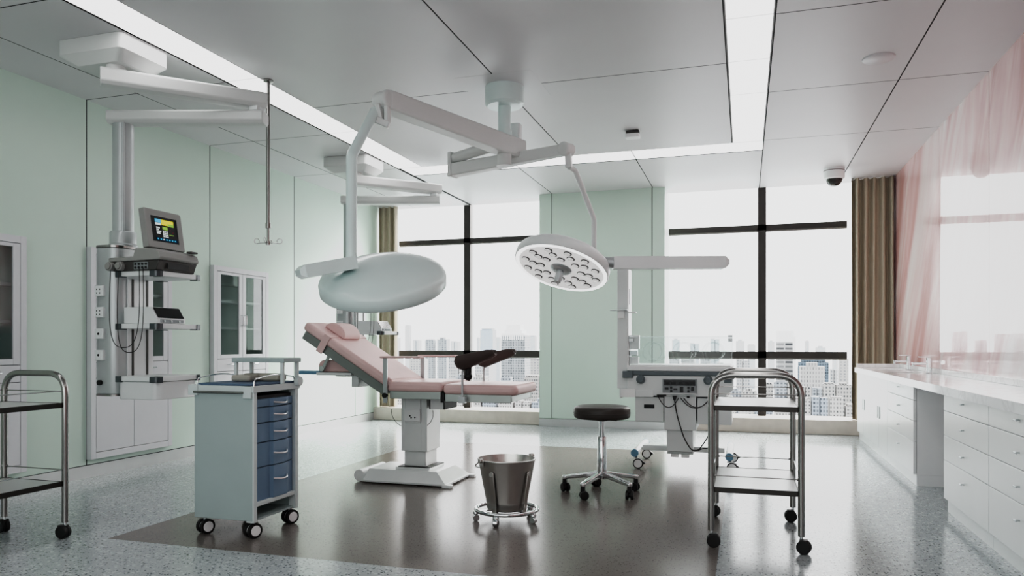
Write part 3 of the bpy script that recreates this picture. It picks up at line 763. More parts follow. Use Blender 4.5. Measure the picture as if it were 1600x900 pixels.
# ------------------------------------------------------------------ surgical light
def surgical_light():
    AX = Vector((-1.675, 5.17, 0))
    t = thing('surgical_light', 'white twin-headed surgical light hanging from the ceiling over the pink table', 'surgical light', (AX.x, AX.y, H))
    b = MB(); b.lathe([(0, H-0.001), (0.142, H-0.001), (0.142, H-0.125), (0.125, H-0.142), (0, H-0.142)], AX); obj('ceiling_canopy', b, M['lamp'], t)
    b = MB(); b.cyl((AX.x, AX.y, H-0.14), (AX.x, AX.y, 2.40), 0.046, n=28); b.lathe([(0.046, 2.58), (0.056, 2.58), (0.056, 2.545), (0.046, 2.545)], AX); obj('stem', b, M['lamp'], t)
    # long arm towards the near head
    E1 = Vector((-2.067, 4.037, 2.489)); dr = (Vector((AX.x, AX.y, 2.475))-E1).normalized()
    tail = Vector((AX.x, AX.y, 2.475))+dr*0.20; tail.z = 2.475
    b = MB(); b.bar(E1+Vector((0, 0, 0)), tail, 0.115, 0.118, w1=0.125, h1=0.142)
    b.cyl(E1+Vector((-0.053, 0.018, 0)), E1+Vector((0.053, -0.018, 0)), 0.055, n=24)
    obj('near_arm', b, M['armwhite'], t, bevel=0.016, seg=3)
    b = MB(); b.rbox(tail.x-0.07, tail.x+0.01, tail.y-0.06, tail.y+0.02, 2.54, 2.675, 0.02); obj('spring_housing', b, M['plastic'], t, bevel=0.006)
    b = MB(); b.cyl((AX.x, AX.y, 2.42), (AX.x, AX.y, 2.335), 0.052, n=28); b.cyl((AX.x, AX.y, 2.335), (AX.x, AX.y, 2.325), 0.058, n=28); obj('hub', b, M['armwhite'], t, bevel=0.003)
    b = MB(); b.bar((-2.085, 4.00, 2.46), (-2.07, 4.02, 2.35), 0.03, 0.05, up=(0, 1, 0)); b.bar((-2.035, 4.02, 2.45), (-2.04, 4.03, 2.35), 0.025, 0.05, up=(0, 1, 0)); b.bar((-2.12, 3.99, 2.375), (-2.03, 4.03, 2.335), 0.04, 0.05, up=(0, 1, 0))
    obj('near_bracket', b, M['armwhite'], t, bevel=0.005)
    b = MB(); b.tube(fillet([(-2.115, 4.01, 2.42), (-2.095, 3.70, 2.08), (-2.093, 3.694, 1.49)], 0.02, 3), 0.030, 20)
    obj('near_drop_rod', b, M['lamp'], t)
    # short extension and arm towards the far head
    T = Vector((-2.184, 5.478, 2.495)); T2 = Vector((-2.184, 5.478, 2.40)); E2 = Vector((-1.212, 5.174, 2.41))
    b = MB(); b.cyl((AX.x, AX.y, 2.50), T, 0.042, n=20); obj('extension_tube', b, M['armwhite'], t)
    b = MB(); b.bar(T+Vector((-0.02, 0.005, 0.045)), T2+Vector((-0.02, 0.005, -0.055)), 0.10, 0.035, up=(1, -0.3, 0)); obj('joint_plate', b, M['armwhite'], t, bevel=0.006)
    b = MB(); b.bar(T2+Vector((-0.03, 0.01, 0)), E2, 0.09, 0.105, w1=0.075, h1=0.075)
    b.cyl(E2+Vector((-0.02, -0.045, 0.0)), E2+Vector((0.02, 0.045, 0.0)), 0.05, n=24)
    obj('far_arm', b, M['armwhite'], t, bevel=0.012, seg=3)
    b = MB(); b.bar(E2+Vector((0.012, 0.0, 0.03)), E2+Vector((0.016, 0.01, -0.13)), 0.05, 0.045, up=(1, 0, 0)); obj('far_bracket', b, M['armwhite'], t, bevel=0.006)
    b = MB(); b.tube(fillet([(-1.197, 5.19, 2.29), (-1.165, 5.255, 2.275), (-1.064, 5.43, 1.951), (-1.085, 5.535, 1.66)], 0.02, 3), 0.019, 16)
    obj('far_drop_rod', b, M['armwhite'], t)
    def head(name, c, back, light, label, pivot, paddle0, paddle1, conn=None):
        """back: axis out of the shell; lights sit on the opposite side"""
        ax = Vector(back).normalized(); c = Vector(c); R = 0.362
        prof = [(0, 0.092), (0.10, 0.090), (0.19, 0.082), (0.27, 0.064), (0.325, 0.040), (0.352, 0.018), (R, -0.005), (R, -0.055), (R-0.012, -0.066)]
        b = MB(); b.lathe(prof, c, ax, 64); b.lathe([(R-0.03, -0.060), (0, -0.060)], c, ax, 64)
        o = obj(name, b, M['lamp'] if not light else M['plastic'], t, angle=50); o['label'] = label
        f = MB(); f.lathe([(0, -0.0615), (R-0.037, -0.0615), (R-0.036, -0.066), (0, -0.066)], c, ax, 64)
        obj('lens_plate', f, M['lampface'], o)
        f = MB(); f.lathe([(R-0.034, -0.060), (R-0.034, -0.0675), (R-0.012, -0.0675), (R-0.006, -0.058)], c, ax, 64)
        obj('light_ring', f, M['lampring'] if light else M['whitegloss'], o)
        a = ax.orthogonal().normalized(); bb = ax.cross(a)
        for ring, n, off in ((0.155, 8, 0.2), (0.215, 10, 0.05), (0.275, 12, 0.15)):
            for k in range(n):
                q = 2*PI*(k+off)/n; p = c+(a*math.cos(q)+bb*math.sin(q))*ring - ax*0.066
                f = MB(); f.lathe([(0.031, 0), (0.030, -0.004), (0.0, -0.004)], p, ax, 16, mi=1)
                f.lathe([(0.024, -0.004), (0.020, -0.009), (0, -0.011)], p+bb*0.004, ax, 14, mi=0)
                obj('led_lens', f, [M['lens'], M['lensdark']], o)
        f = MB(); f.lathe([(0.085, -0.064), (0.075, -0.078), (0.05, -0.088), (0, -0.088)], c, ax, 32)
        f.lathe([(0.028, -0.086), (0.030, -0.165), (0.024, -0.178), (0, -0.180)], c, ax, 24)
        obj('sterile_handle', f, M['pole'], o)
        f = MB(); f.ball(pivot, 0.036, 18); obj('pivot', f, M['lamp'], o)
        f = MB(); f.bar(paddle0, paddle1, 0.12, 0.088 if light else 0.07)
        e = (Vector(paddle1)-Vector(paddle0)).normalized()
        f.bar(Vector(paddle1), Vector(paddle1)+e*0.03, 0.12, 0.088 if light else 0.07, w1=0.10, h1=0.03)
        obj('yoke_bar', f, M['lamp'] if not light else M['plastic'], o, smooth=False)
        if conn:
            f = MB(); f.cyl(conn[0], conn[1], 0.042, n=20); obj('yoke_joint', f, M['pole'], o)
        return o
    def frame_axis(v, tow, up, left):
        v = Vector(v); lf = Vector((-v.y, v.x, 0)).normalized(); u = lf.cross(v).normalized()
        if u.z < 0: u = -u
        return (-v*tow + u*up + lf*left).normalized()
    back1 = frame_axis((-0.4556, 0.8861, 0.0852), 0.34, 0.93, 0.11)
    head('lamp_head', (-1.972, 3.836, 1.405), back1, False, 'lamp head seen from its smooth grey-green back', (-2.093, 3.69, 1.485), (-2.06, 3.66, 1.475), (-2.245, 3.455, 1.412))
    back2 = -frame_axis((-0.2336, 0.9672, 0.0998), 0.43, -0.867, 0.245)
    c2 = Vector((-1.315, 5.446, 1.60))+back2*0.055
    head('lamp_head', c2, back2, True, 'lamp head showing its ring of lights and lens openings', (-1.072, 5.53, 1.665), (-0.93, 5.472, 1.625), (-0.15, 5.716, 1.628), ((-1.06, 5.44, 1.635), (-0.91, 5.478, 1.628)))
surgical_light()

# ------------------------------------------------------------------ examination table
def exam_table():
    t = thing('examination_table', 'pink padded gynaecological examination table with raised backrest under the surgical light', 'examination table', (-2.37, 5.17, 0))
    y0, y1 = 4.90, 5.45; ym = 5.175
    # base: sloped skirt plate
    b = MB()
    def frustum(x0, x1, ya, yb, z0, X0, X1, Ya, Yb, z1):
        v = [(x0,ya,z0),(x1,ya,z0),(x1,yb,z0),(x0,yb,z0),(X0,Ya,z1),(X1,Ya,z1),(X1,Yb,z1),(X0,Yb,z1)]
        b.add(v, [(3,2,1,0),(4,5,6,7),(0,1,5,4),(1,2,6,5),(2,3,7,6),(3,0,4,7)])
    frustum(-2.70, -2.04, 4.93, 5.42, 0.022, -2.69, -2.14, 5.01, 5.36, 0.095)
    b.box(-2.705, -2.03, 4.925, 5.425, 0.012, 0.024)
    obj('base', b, M['tablewhite'], t, smooth=False)
    b = MB(); b.rbox(-2.49, -2.215, 5.045, 5.335, 0.09, 0.112, 0.01); obj('base_collar', b, M['tablewhite'], t, bevel=0.003)
    b = MB(); b.box(-2.475, -2.215, 5.06, 5.33, 0.111, 0.117); obj('bellows', b, M['rubber'], t)
    for (x, y) in ((-2.035, 4.94), (-2.035, 5.41), (-2.69, 5.40)):
        b = MB(); b.rbox(x-0.03, x+0.045, y-0.025, y+0.025, 0.0, 0.022, 0.01); obj('foot', b, M['plastic'], t, bevel=0.003)
    b = MB(); b.cyl((-2.752, 4.97, 0.046), (-2.752, 5.36, 0.046), 0.044, n=28); b.box(-2.76, -2.69, 5.0, 5.3, 0.025, 0.06); obj('transport_roller', b, M['plastic'], t, bevel=0.004)
    # telescopic column
    b = MB(); b.box(-2.435, -2.262, 5.085, 5.300, 0.115, 0.30); obj('inner_column', b, M['tablewhite'], t, bevel=0.006)
    b = MB(); b.box(-2.45, -2.245, 5.07, 5.32, 0.23, 0.635); b.box(-2.452, -2.425, 5.068, 5.09, 0.23, 0.635); b.box(-2.29, -2.243, 5.066, 5.09, 0.23, 0.635)
    obj('outer_column', b, M['tablewhite'], t, bevel=0.004)
    b = MB(); b.box(-2.415, -2.295, 5.062, 5.07, 0.44, 0.66, 0); b.box(-2.415, -2.29, 5.045, 5.062, 0.455, 0.545, 0)
    for x, z in ((-2.37, 0.495), (-2.36, 0.482), (-2.33, 0.484)): b.cyl((x, 5.04, z), (x, 5.047, z), 0.006, n=8, mi=1)
    obj('control_box', b, [M['plastic'], M['rubber']], t, bevel=0.002)
    b = MB(); b.tube([(-2.36+0.17*math.cos(a), 5.06-0.02*math.sin(a), 0.52+0.13*math.sin(a)) for a in [PI*0.95+PI*1.1*i/20 for i in range(21)]], 0.0022, 6); obj('cord', b, M['rubber'], t)
    # seat and leg cushions on metal rails
    def pad(x0, x1, ya, yb, z0, z1, name, ch=0.0):
        poly = [(x0, ya), (x1-ch, ya), (x1, ya+ch*0.8), (x1, yb-ch*0.8), (x1-ch, yb), (x0, yb)] if ch else [(x0, ya), (x1, ya), (x1, yb), (x0, yb)]
        m = MB(); m.prism(poly, 'xy', z0, z1)
        return obj(name, m, M['pinkpad'], t, bevel=0.026, seg=4, angle=60)
    pad(-2.49, -2.055, y0, y1, 0.682, 0.755, 'seat_cushion')
    pad(-2.048, -1.50, y0, y1, 0.670, 0.742, 'leg_cushion', 0.03)
    b = MB()
    for (x0, x1, z) in ((-2.47, -2.07, 0.685), (-2.035, -1.545, 0.672)):
        b.box(x0, x1, y0+0.012, y0+0.04, z-0.055, z); b.box(x0, x1, y1-0.04, y1-0.012, z-0.055, z)
        b.box(x0, x0+0.03, y0+0.02, y1-0.02, z-0.05, z-0.005); b.box(x1-0.03, x1, y0+0.02, y1-0.02, z-0.05, z-0.005)
    b.box(-2.45, -2.1, 5.0, 5.35, 0.63, 0.66)
    obj('seat_frame', b, M['tableframe'], t, bevel=0.004)
    b = MB(); b.box(-2.072, -2.043, y0+0.02, y0+0.045, 0.61, 0.68); b.box(-2.072, -2.043, y1-0.045, y1-0.02, 0.61, 0.68); obj('hinge', b, M['rubber'], t)
    # backrest, raised
    hx, hz = -2.492, 0.675; a = math.radians(31.5); L = 0.845
    d = Vector((-math.cos(a), 0, math.sin(a))); n = Vector((math.sin(a), 0, math.cos(a)))
    def slab(s0, s1, n0, n1, ya, yb, name, m, bev, mb=None):
        mb = mb or MB(); o = Vector((hx, 0, hz))
        v = []
        for y in (ya, yb):
            for s, k in ((s0, n0), (s1, n0), (s1, n1), (s0, n1)):
                p = o+d*s+n*k; v.append((p.x, y, p.z))
        mb.add(v, [(0,1,2,3),(7,6,5,4),(0,4,5,1),(1,5,6,2),(2,6,7,3),(3,7,4,0)])
        return mb
    obj('backrest_cushion', slab(0.0, L, 0.028, 0.10, y0, y1, '', None, 0), M['pinkpad'], t, bevel=0.026, seg=4, angle=60)
    b = slab(0.0, L-0.03, -0.035, 0.03, y0+0.012, y0+0.045, '', None, 0); slab(0.0, L-0.03, -0.035, 0.03, y1-0.045, y1-0.012, '', None, 0, b)
    slab(L-0.06, L-0.03, -0.03, 0.028, y0+0.02, y1-0.02, '', None, 0, b); slab(0.02, 0.05, -0.03, 0.028, y0+0.02, y1-0.02, '', None, 0, b)
    slab(0.05, L-0.06, 0.015, 0.028, y0+0.03, y1-0.03, '', None, 0, b)
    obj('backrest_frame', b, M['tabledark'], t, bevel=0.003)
    # head pillow on a strap
    o = Vector((hx, 0, hz))
    m = MB(); rows = []
    for yy in (ym-0.125, ym+0.125):
        r = []
        for i in range(15):
            q = PI*i/14; p = o+d*(0.67+0.098*math.cos(q))+n*(0.099+0.075*math.sin(q)); r.append((p.x, yy, p.z))
        rows.append(r)
    m.add(rows[0]+rows[1], [tuple(range(14, -1, -1)), tuple(range(15, 30))]+[(i, (i+1)%15, 15+(i+1)%15, 15+i) for i in range(15)])
    pl = obj('head_pillow', m, M['pinkpad'], t, bevel=0.012, seg=3, angle=50); pl['label'] = 'rounded pink head pillow held by a strap'
    s = slab(0.60, 0.655, 0.098, 0.1035, y0-0.004, y1+0.004, '', None, 0); slab(0.60, 0.655, -0.045, 0.104, y0-0.005, y0-0.001, '', None, 0, s); slab(0.60, 0.655, -0.045, 0.104, y1+0.001, y1+0.005, '', None, 0, s)
    obj('strap', s, M['pinkpad'], pl)
    # armrests
    for yy, k in ((y0-0.012, 0), (y1+0.012, 1)):
        m = MB(); x = -2.492 if k == 0 else -2.455
        m.box(x-0.016, x+0.016, yy-0.008, yy+0.008, 0.60, 0.925)
        m.cyl((x, yy-0.022, 0.655), (x, yy+0.01, 0.655), 0.018, n=16, mi=1)
        pr_ = obj('armrest_post', m, [M['pole'], M['rubber']], t, bevel=0.002)
        m = MB(); m.box(x-0.03, x+0.29, yy-0.035, yy+0.035, 0.925, 0.94); obj('armrest', m, M['pinkpad'], t, bevel=0.005)
    # leg supports: brown troughs on rods
    for yy, xx in ((y0-0.035, -1.905), (y1+0.03, -1.965)):
        m = MB(); m.tube(fillet([(xx+0.02, yy, 0.62), (xx+0.02, yy, 0.85), (xx+0.075, yy, 0.875)], 0.03), 0.008, 10); m.box(xx-0.005, xx+0.045, yy-0.015, yy+0.02, 0.615, 0.66)
        rod = obj('support_rod', m, M['pole'], t)
        m = MB(); ang = math.radians(17); dd = Vector((math.cos(ang), 0.10 if yy > 5 else -0.02, math.sin(ang))).normalized()
        sd = Vector((0, 1, 0)); up = dd.cross(sd)*-1
        if up.z < 0: up = -up
        rings = []
        for j in range(9):
            s = j/8; w = 0.082*(1-0.30*s)*(0.5 if j == 0 else 0.7 if j == 8 else 1.0); hgt = 0.115*(1-0.5*s)*(0.45 if j == 0 else 0.7 if j == 8 else 1)
            c = Vector((xx-0.02, yy, 0.878))+dd*(0.30*s)
            ring = []
            for i in range(9):
                q = PI+PI*i/8; ring.append(c+sd*w*math.cos(q)+up*(hgt*(math.sin(q)+0.55)))
            for i in range(8, -1, -1):
                q = PI+PI*i/8; ring.append(c+sd*(w*0.72)*math.cos(q)+up*(hgt*(0.72*math.sin(q)+0.55)))
            rings.append(ring)
        k = 18; v = [p for r in rings for p in r]
        f = [(j*k+i, j*k+(i+1)%k, (j+1)*k+(i+1)%k, (j+1)*k+i) for j in range(8) for i in range(k)]+[tuple(range(k-1, -1, -1)), tuple(range(8*k, 9*k))]
        m.add(v, f); obj('leg_support', m, M['stirrup'], t, bevel=0.006, angle=60)
    m = MB(); m.cyl((-1.855, 4.90, 0.80), (-1.855, 4.90, 0.885), 0.024, n=14); m.ball((-1.855, 4.90, 0.80), 0.030); obj('clamp_knob', m, M['rubber'], t)
    # pull-out basin and tray under the seat
    m = MB(); m.box(-2.20, -2.085, 5.02, 5.26, 0.55, 0.635, 0); m.box(-2.203, -2.195, 5.018, 5.262, 0.55, 0.635, 1); m.box(-2.092, -2.082, 5.018, 5.262, 0.55, 0.635, 1); obj('basin_box', m, [M['plastic'], M['rubber']], t, bevel=0.002)
    m = MB(); m.rbox(-2.30, -2.0, 5.0, 5.34, 0.636, 0.645, 0.04, 0); m.tube([(-2.30, 5.0, 0.65), (-2.0, 5.0, 0.65), (-2.0, 5.34, 0.65), (-2.30, 5.34, 0.65)], 0.006, 8, 1, closed=True); obj('drain_tray', m, [M['tray'], M['rubber']], t)
    # stowed leg plate and strut behind the backrest
    m = MB(); m.bar((-3.00, 4.99, 0.975), (-3.07, 4.99, 0.835), 0.022, 0.014, up=(0, 1, 0)); m.cyl((-3.075, 4.975, 0.84), (-3.075, 5.0, 0.84), 0.022, n=16); obj('backrest_strut', m, M['tableframe'], t)
    m = MB(); m.box(-3.12, -2.82, 4.975, 5.37, 0.79, 0.812); m.box(-2.86, -2.80, 5.05, 5.3, 0.70, 0.80); obj('under_plate', m, M['tablewhite'], t, bevel=0.003)
    m = MB(); m.prism(rrect(-3.135, -2.80, 0.813, 0.905, 0.045, 6, (0, 0, 0, 1)), 'xz', 5.03, 5.33); obj('stowed_cushion', m, M['pinkpad'], t, bevel=0.012, seg=3)
    m = MB(); m.box(-3.30, -3.10, 5.0, 5.05, 0.795, 0.822); obj('side_rail', m, M['bluecap'], t, bevel=0.003)
exam_table()

# ------------------------------------------------------------------ drawer cart
def twin_castor(cx, cy, parent, r=0.040, white=True, name='castor', ang=0.0, top=0.098):
    m = MB(); ca, sa = math.cos(ang), math.sin(ang)
    ax = Vector((ca, sa, 0))                           # wheel axle direction
    for s in (-1, 1):
        a = Vector((cx, cy, r))+ax*s*0.010; e = Vector((cx, cy, r))+ax*s*0.030
        m.cyl(a, e, r, n=26, mi=0)
        if white: m.cyl(e, e+ax*s*0.003, r*0.70, n=22, mi=1)
    m.cyl(Vector((cx, cy, r))-ax*0.01, Vector((cx, cy, r))+ax*0.01, r*0.75, n=18, mi=1 if white else 0)
    m.cyl((cx, cy, r*1.3), (cx, cy, top), 0.011, n=12, mi=2)
    return obj(name, m, [M['rubber'], M['white'], M['pole']], parent, bevel=0.003)

def drawer_cart():
    t = thing('drawer_cart', 'grey medical cart with five blue drawers on white-hubbed castors', 'medical cart', (-2.648, 3.53, 0))
    x0, x1, y0, y1 = -2.835, -2.462, 3.325, 3.735
    m = MB(); m.box(x0, x1-0.004, y0-0.001, y0+0.022, 0.095, 0.775); obj('side_panel', m, M['cart'], t, bevel=0.003)
    m = MB(); m.box(x0, x1-0.02, y1-0.022, y1-0.004, 0.095, 0.775); obj('side_panel', m, M['cart'], t, bevel=0.003)
    m = MB(); m.box(x0+0.002, x0+0.018, y0+0.022, y1-0.022, 0.16, 0.775); obj('back_panel', m, M['cart'], t)
    m = MB(); m.box(x1-0.045, x1+0.004, y0, y0+0.03, 0.085, 0.775); m.box(x1-0.045, x1+0.004, y1-0.03, y1, 0.085, 0.775)
    m.box(x1-0.03, x1, y0+0.03, y1-0.03, 0.165, 0.19); m.box(x0+0.02, x1-0.03, y0+0.022, y1-0.022, 0.165, 0.185)
    obj('corner_post', m, M['cartlight'], t, bevel=0.004)
    m = MB(); m.box(x0-0.012, x1+0.008, y0-0.008, y1+0.008, 0.772, 0.806, 0); m.box(x0+0.02, x1-0.02, y0+0.015, y1-0.015, 0.805, 0.808, 0)
    m.box(x0-0.03, x0+0.03, y0-0.014, y0+0.03, 0.755, 0.81, 0); m.box(x1-0.055, x1-0.005, y0-0.014, y0+0.03, 0.742, 0.806, 0)
    obj('top_frame', m, M['cartlight'], t, bevel=0.005)
    m = MB()
    v = [(x0+0.01, y0+0.01, 0.8085), (x1-0.01, y0+0.01, 0.8085), (x1-0.01, y1-0.01, 0.8085), (x0+0.01, y1-0.01, 0.8085)]
    m.box(x0+0.012, x1-0.012, y0+0.012, y1-0.012, 0.806, 0.818); obj('top_mat', m, M['bluemat'], t, bevel=0.003)
    m = MB(); m.cyl((x0+0.01, y0-0.018, 0.772), (x1-0.05, y0-0.018, 0.772), 0.0065, n=10); obj('push_rail', m, M['steel'], t)
    m = MB(); m.box(x1-0.14, x1-0.03, y0+0.03, y1-0.03, 0.19, 0.75); obj('drawer_well', m, M['rubber'], t)
    zs = [0.187, 0.367, 0.499, 0.604, 0.688, 0.735]
    for i, (a, c) in enumerate(zip(zs, zs[1:])):
        if i == 4: pass
        ya, yb = y0+0.033, y1-0.033; W = yb-ya; xf = x1-0.012
        prof = [(xf-0.03, ya), (xf-0.004, ya), (xf, ya+W*0.36), (xf+0.016, ya+W*0.40), (xf+0.016, ya+W*0.78), (xf-0.001, ya+W*0.83), (xf-0.004, yb), (xf-0.03, yb)]
        m = MB(); m.prism(prof, 'xy', a+0.002, c-0.002); dw = obj('drawer', m, M['blue'], t, bevel=0.002)
        zh = a+(c-a)*(0.52 if i else 0.60); yh0, yh1 = ya+W*0.40, ya+W*0.76; xb = xf+0.016
        m = MB(); pts = [(xb+0.028*math.sin(PI*k/12), yh0+(yh1-yh0)*k/12, zh-0.006*math.sin(PI*k/12)) for k in range(13)]
        m.tube(pts, 0.005, 8); obj('handle', m, M['handle'], dw)
    # wire galleries and the raised shelf
    for x in (x0+0.008, x1-0.004):
        m = MB(); pts = [(x, y0+0.01, 0.80)]
        for k in range(13):
            s = k/12; pts.append((x, y0+0.015+(y1-y0-0.05)*s, 0.842+0.018*math.sin(PI*s)))
        pts.append((x, y1-0.03, 0.80)); m.tube(fillet(pts, 0.03), 0.0038, 8); obj('wire_gallery', m, M['chrome'], t)
    m = MB(); m.box(-2.785, -2.44, 3.565, 3.735, 0.925, 0.95); sh = obj('raised_shelf', m, M['cart'], t, bevel=0.003)
    for x in (-2.765, -2.46):
        for y in (3.58, 3.72):
            m = MB(); m.box(x-0.009, x+0.009, y-0.009, y+0.009, 0.806, 0.926); obj('shelf_post', m, M['cartlight'], sh, bevel=0.002)
    m = MB(); m.cyl((x1+0.004, y1-0.02, 0.815), (x1+0.03, y1-0.02, 0.815), 0.028, n=24); obj('side_knob', m, M['cartlight'], t, bevel=0.003)
    for (x, y) in ((-2.80, 3.37), (-2.495, 3.365), (-2.495, 3.705), (-2.762, 3.705)):
        twin_castor(x, y, t, 0.040, True, 'castor', math.radians(-22))
    m = MB(); m.rbox(-2.80, -2.475, 3.345, 3.725, 0.09, 0.1, 0.01); obj('castor_plate', m, M['cart'], t)
    b = MB(); b.rbox(-2.745, -2.50, 3.60, 3.69, 0.8195, 0.86, 0.02); b.rbox(-2.745, -2.62, 3.50, 3.61, 0.8195, 0.855, 0.02)
    tag(obj('instrument_tray', b, M['khaki'], bevel=0.012, seg=3), 'khaki tray lying on the blue top of the drawer cart under its raised shelf', 'tray')
drawer_cart()

# ------------------------------------------------------------------ steel trolleys
def trolley(label, cx, cy):
    t = thing('steel_trolley', label, 'trolley', (cx, cy, 0), 'two-shelf steel trolleys')
    hw, hd = 0.214, 0.342
    for s in (-1, 1):
        y = cy+s*hd; m = MB()
        m.tube(fillet([(cx-hw, y, 0.085), (cx-hw, y, 0.872), (cx+hw, y, 0.872), (cx+hw, y, 0.085)], 0.115, 10), 0.0165, 14)
        obj('hoop', m, M['steel'], t)
    for z in (0.715, 0.30):
        m = MB(); m.box(cx-hw+0.014, cx+hw-0.014, cy-hd+0.012, cy+hd-0.012, z-0.004, z, 0)
        for x in (cx-hw+0.008, cx+hw-0.014): m.box(x, x+0.006, cy-hd+0.012, cy+hd-0.012, z-0.024, z+0.002, 1)
        for y in (cy-hd+0.008, cy+hd-0.014): m.box(cx-hw+0.014, cx+hw-0.014, y, y+0.006, z-0.024, z+0.002, 1)
        sh = obj('shelf', m, [M['tray'], M['darkedge']], t)
        for x in (cx-hw, cx+hw):
            g = MB(); g.cyl((x, cy-hd, z+0.065), (x, cy+hd, z+0.065), 0.0028, n=8); obj('guard_wire', g, M['chrome'], sh)
        for y in (cy-hd, cy+hd):
            g = MB(); g.cyl((cx-hw, y, z+0.062), (cx+hw, y, z+0.062), 0.0028, n=8)
            for x in (cx-hw, cx+hw): g.cyl((x-0.006 if x > cx else x+0.006, y, z+0.062), (x-0.022 if x > cx else x+0.022, y, z+0.062), 0.006, n=8)
            obj('guard_wire', g, M['steel'], sh)
    rnd = random.Random(4)
    for sx in (-1, 1):
        for sy in (-1, 1):
            x, y = cx+sx*hw, cy+sy*hd
            m = MB(); m.cyl((x, y, 0.062), (x, y, 0.10), 0.008, n=10, mi=1)
            a = math.radians(84+9*sx*sy); ax = Vector((math.cos(a), math.sin(a), 0)); c = Vector((x, y, 0.034))-Vector((ax.y, -ax.x, 0))*0.012*sy
            m.cyl(c-ax*0.022, c-ax*0.004, 0.034, n=24, mi=0); m.cyl(c+ax*0.004, c+ax*0.022, 0.034, n=24, mi=0)
            m.cyl(c-ax*0.006, c+ax*0.006, 0.030, n=16, mi=0); m.box(c.x-0.02, c.x+0.02, c.y-0.02, c.y+0.02, 0.055, 0.07, 0)
            obj('castor', m, [M['rubber'], M['chrome']], t, bevel=0.004)
    return t
tr = trolley('two-shelf steel trolley at right, in front of the incubator', 0.05, 4.252)
dup(tr, (-3.70, -1.535, 0), 'two-shelf steel trolley cut off by the left edge, before the green wall')

# ------------------------------------------------------------------ stool and kick bucket
def stool():
    cx, cy = -0.94, 5.08
    t = thing('rolling_stool', 'round black-seated rolling stool with chrome five-arm base', 'stool', (cx, cy, 0))
    m = MB(); m.lathe([(0, 0.518), (0.175, 0.518), (0.188, 0.524), (0.194, 0.54), (0.194, 0.575), (0.187, 0.594), (0.165, 0.602), (0.08, 0.606), (0, 0.607)], (cx, cy, 0), n=48)
    m.lathe([(0.1945, 0.552), (0.1965, 0.556), (0.1945, 0.560)], (cx, cy, 0), n=48); obj('seat', m, M['stool'], t, angle=60)
    m = MB(); m.lathe([(0, 0.518), (0.07, 0.518), (0.06, 0.508), (0.03, 0.498), (0, 0.498)], (cx, cy, 0)); m.bar((cx+0.03, cy-0.03, 0.51), (cx+0.11, cy-0.06, 0.508), 0.012, 0.004); obj('seat_plate', m, M['rubber'], t)
    m = MB(); m.cyl((cx, cy, 0.36), (cx, cy, 0.50), 0.021, n=20); obj('upper_tube', m, M['chrome'], t)
    m = MB(); m.lathe([(0, 0.10), (0.030, 0.10), (0.034, 0.13), (0.031, 0.385), (0.027, 0.392), (0, 0.392)], (cx, cy, 0), n=28); obj('lower_tube', m, M['chrome'], t)
    for k in range(5):
        a = math.radians(180+72*k); d = Vector((math.cos(a), math.sin(a), 0)); c = Vector((cx, cy, 0))
        m = MB(); m.bar(c+d*0.015+Vector((0, 0, 0.135)), c+d*0.275+Vector((0, 0, 0.098)), 0.040, 0.040, w1=0.036, h1=0.024)
        m.cyl(c+d*0.26+Vector((0, 0, 0.085)), c+d*0.26+Vector((0, 0, 0.112)), 0.020, n=16)
        ar = obj('base_arm', m, M['chrome'], t, bevel=0.008, seg=3)
        m = MB(); p = c+d*0.262+Vector((0, 0, 0.03)); b_ = math.radians(180+72*k+40); ax = Vector((math.cos(b_), math.sin(b_), 0)); p2 = p-Vector((ax.y, -ax.x, 0))*0.008
        for s in (-1, 1): m.cyl(p2+ax*s*0.006, p2+ax*s*0.026, 0.030, n=22)
        m.cyl(p2-ax*0.008, p2+ax*0.008, 0.018, n=12); m.box(p.x-0.014, p.x+0.014, p.y-0.014, p.y+0.014, 0.045, 0.088)
        obj('castor', m, M['rubber'], ar, bevel=0.004)
stool()

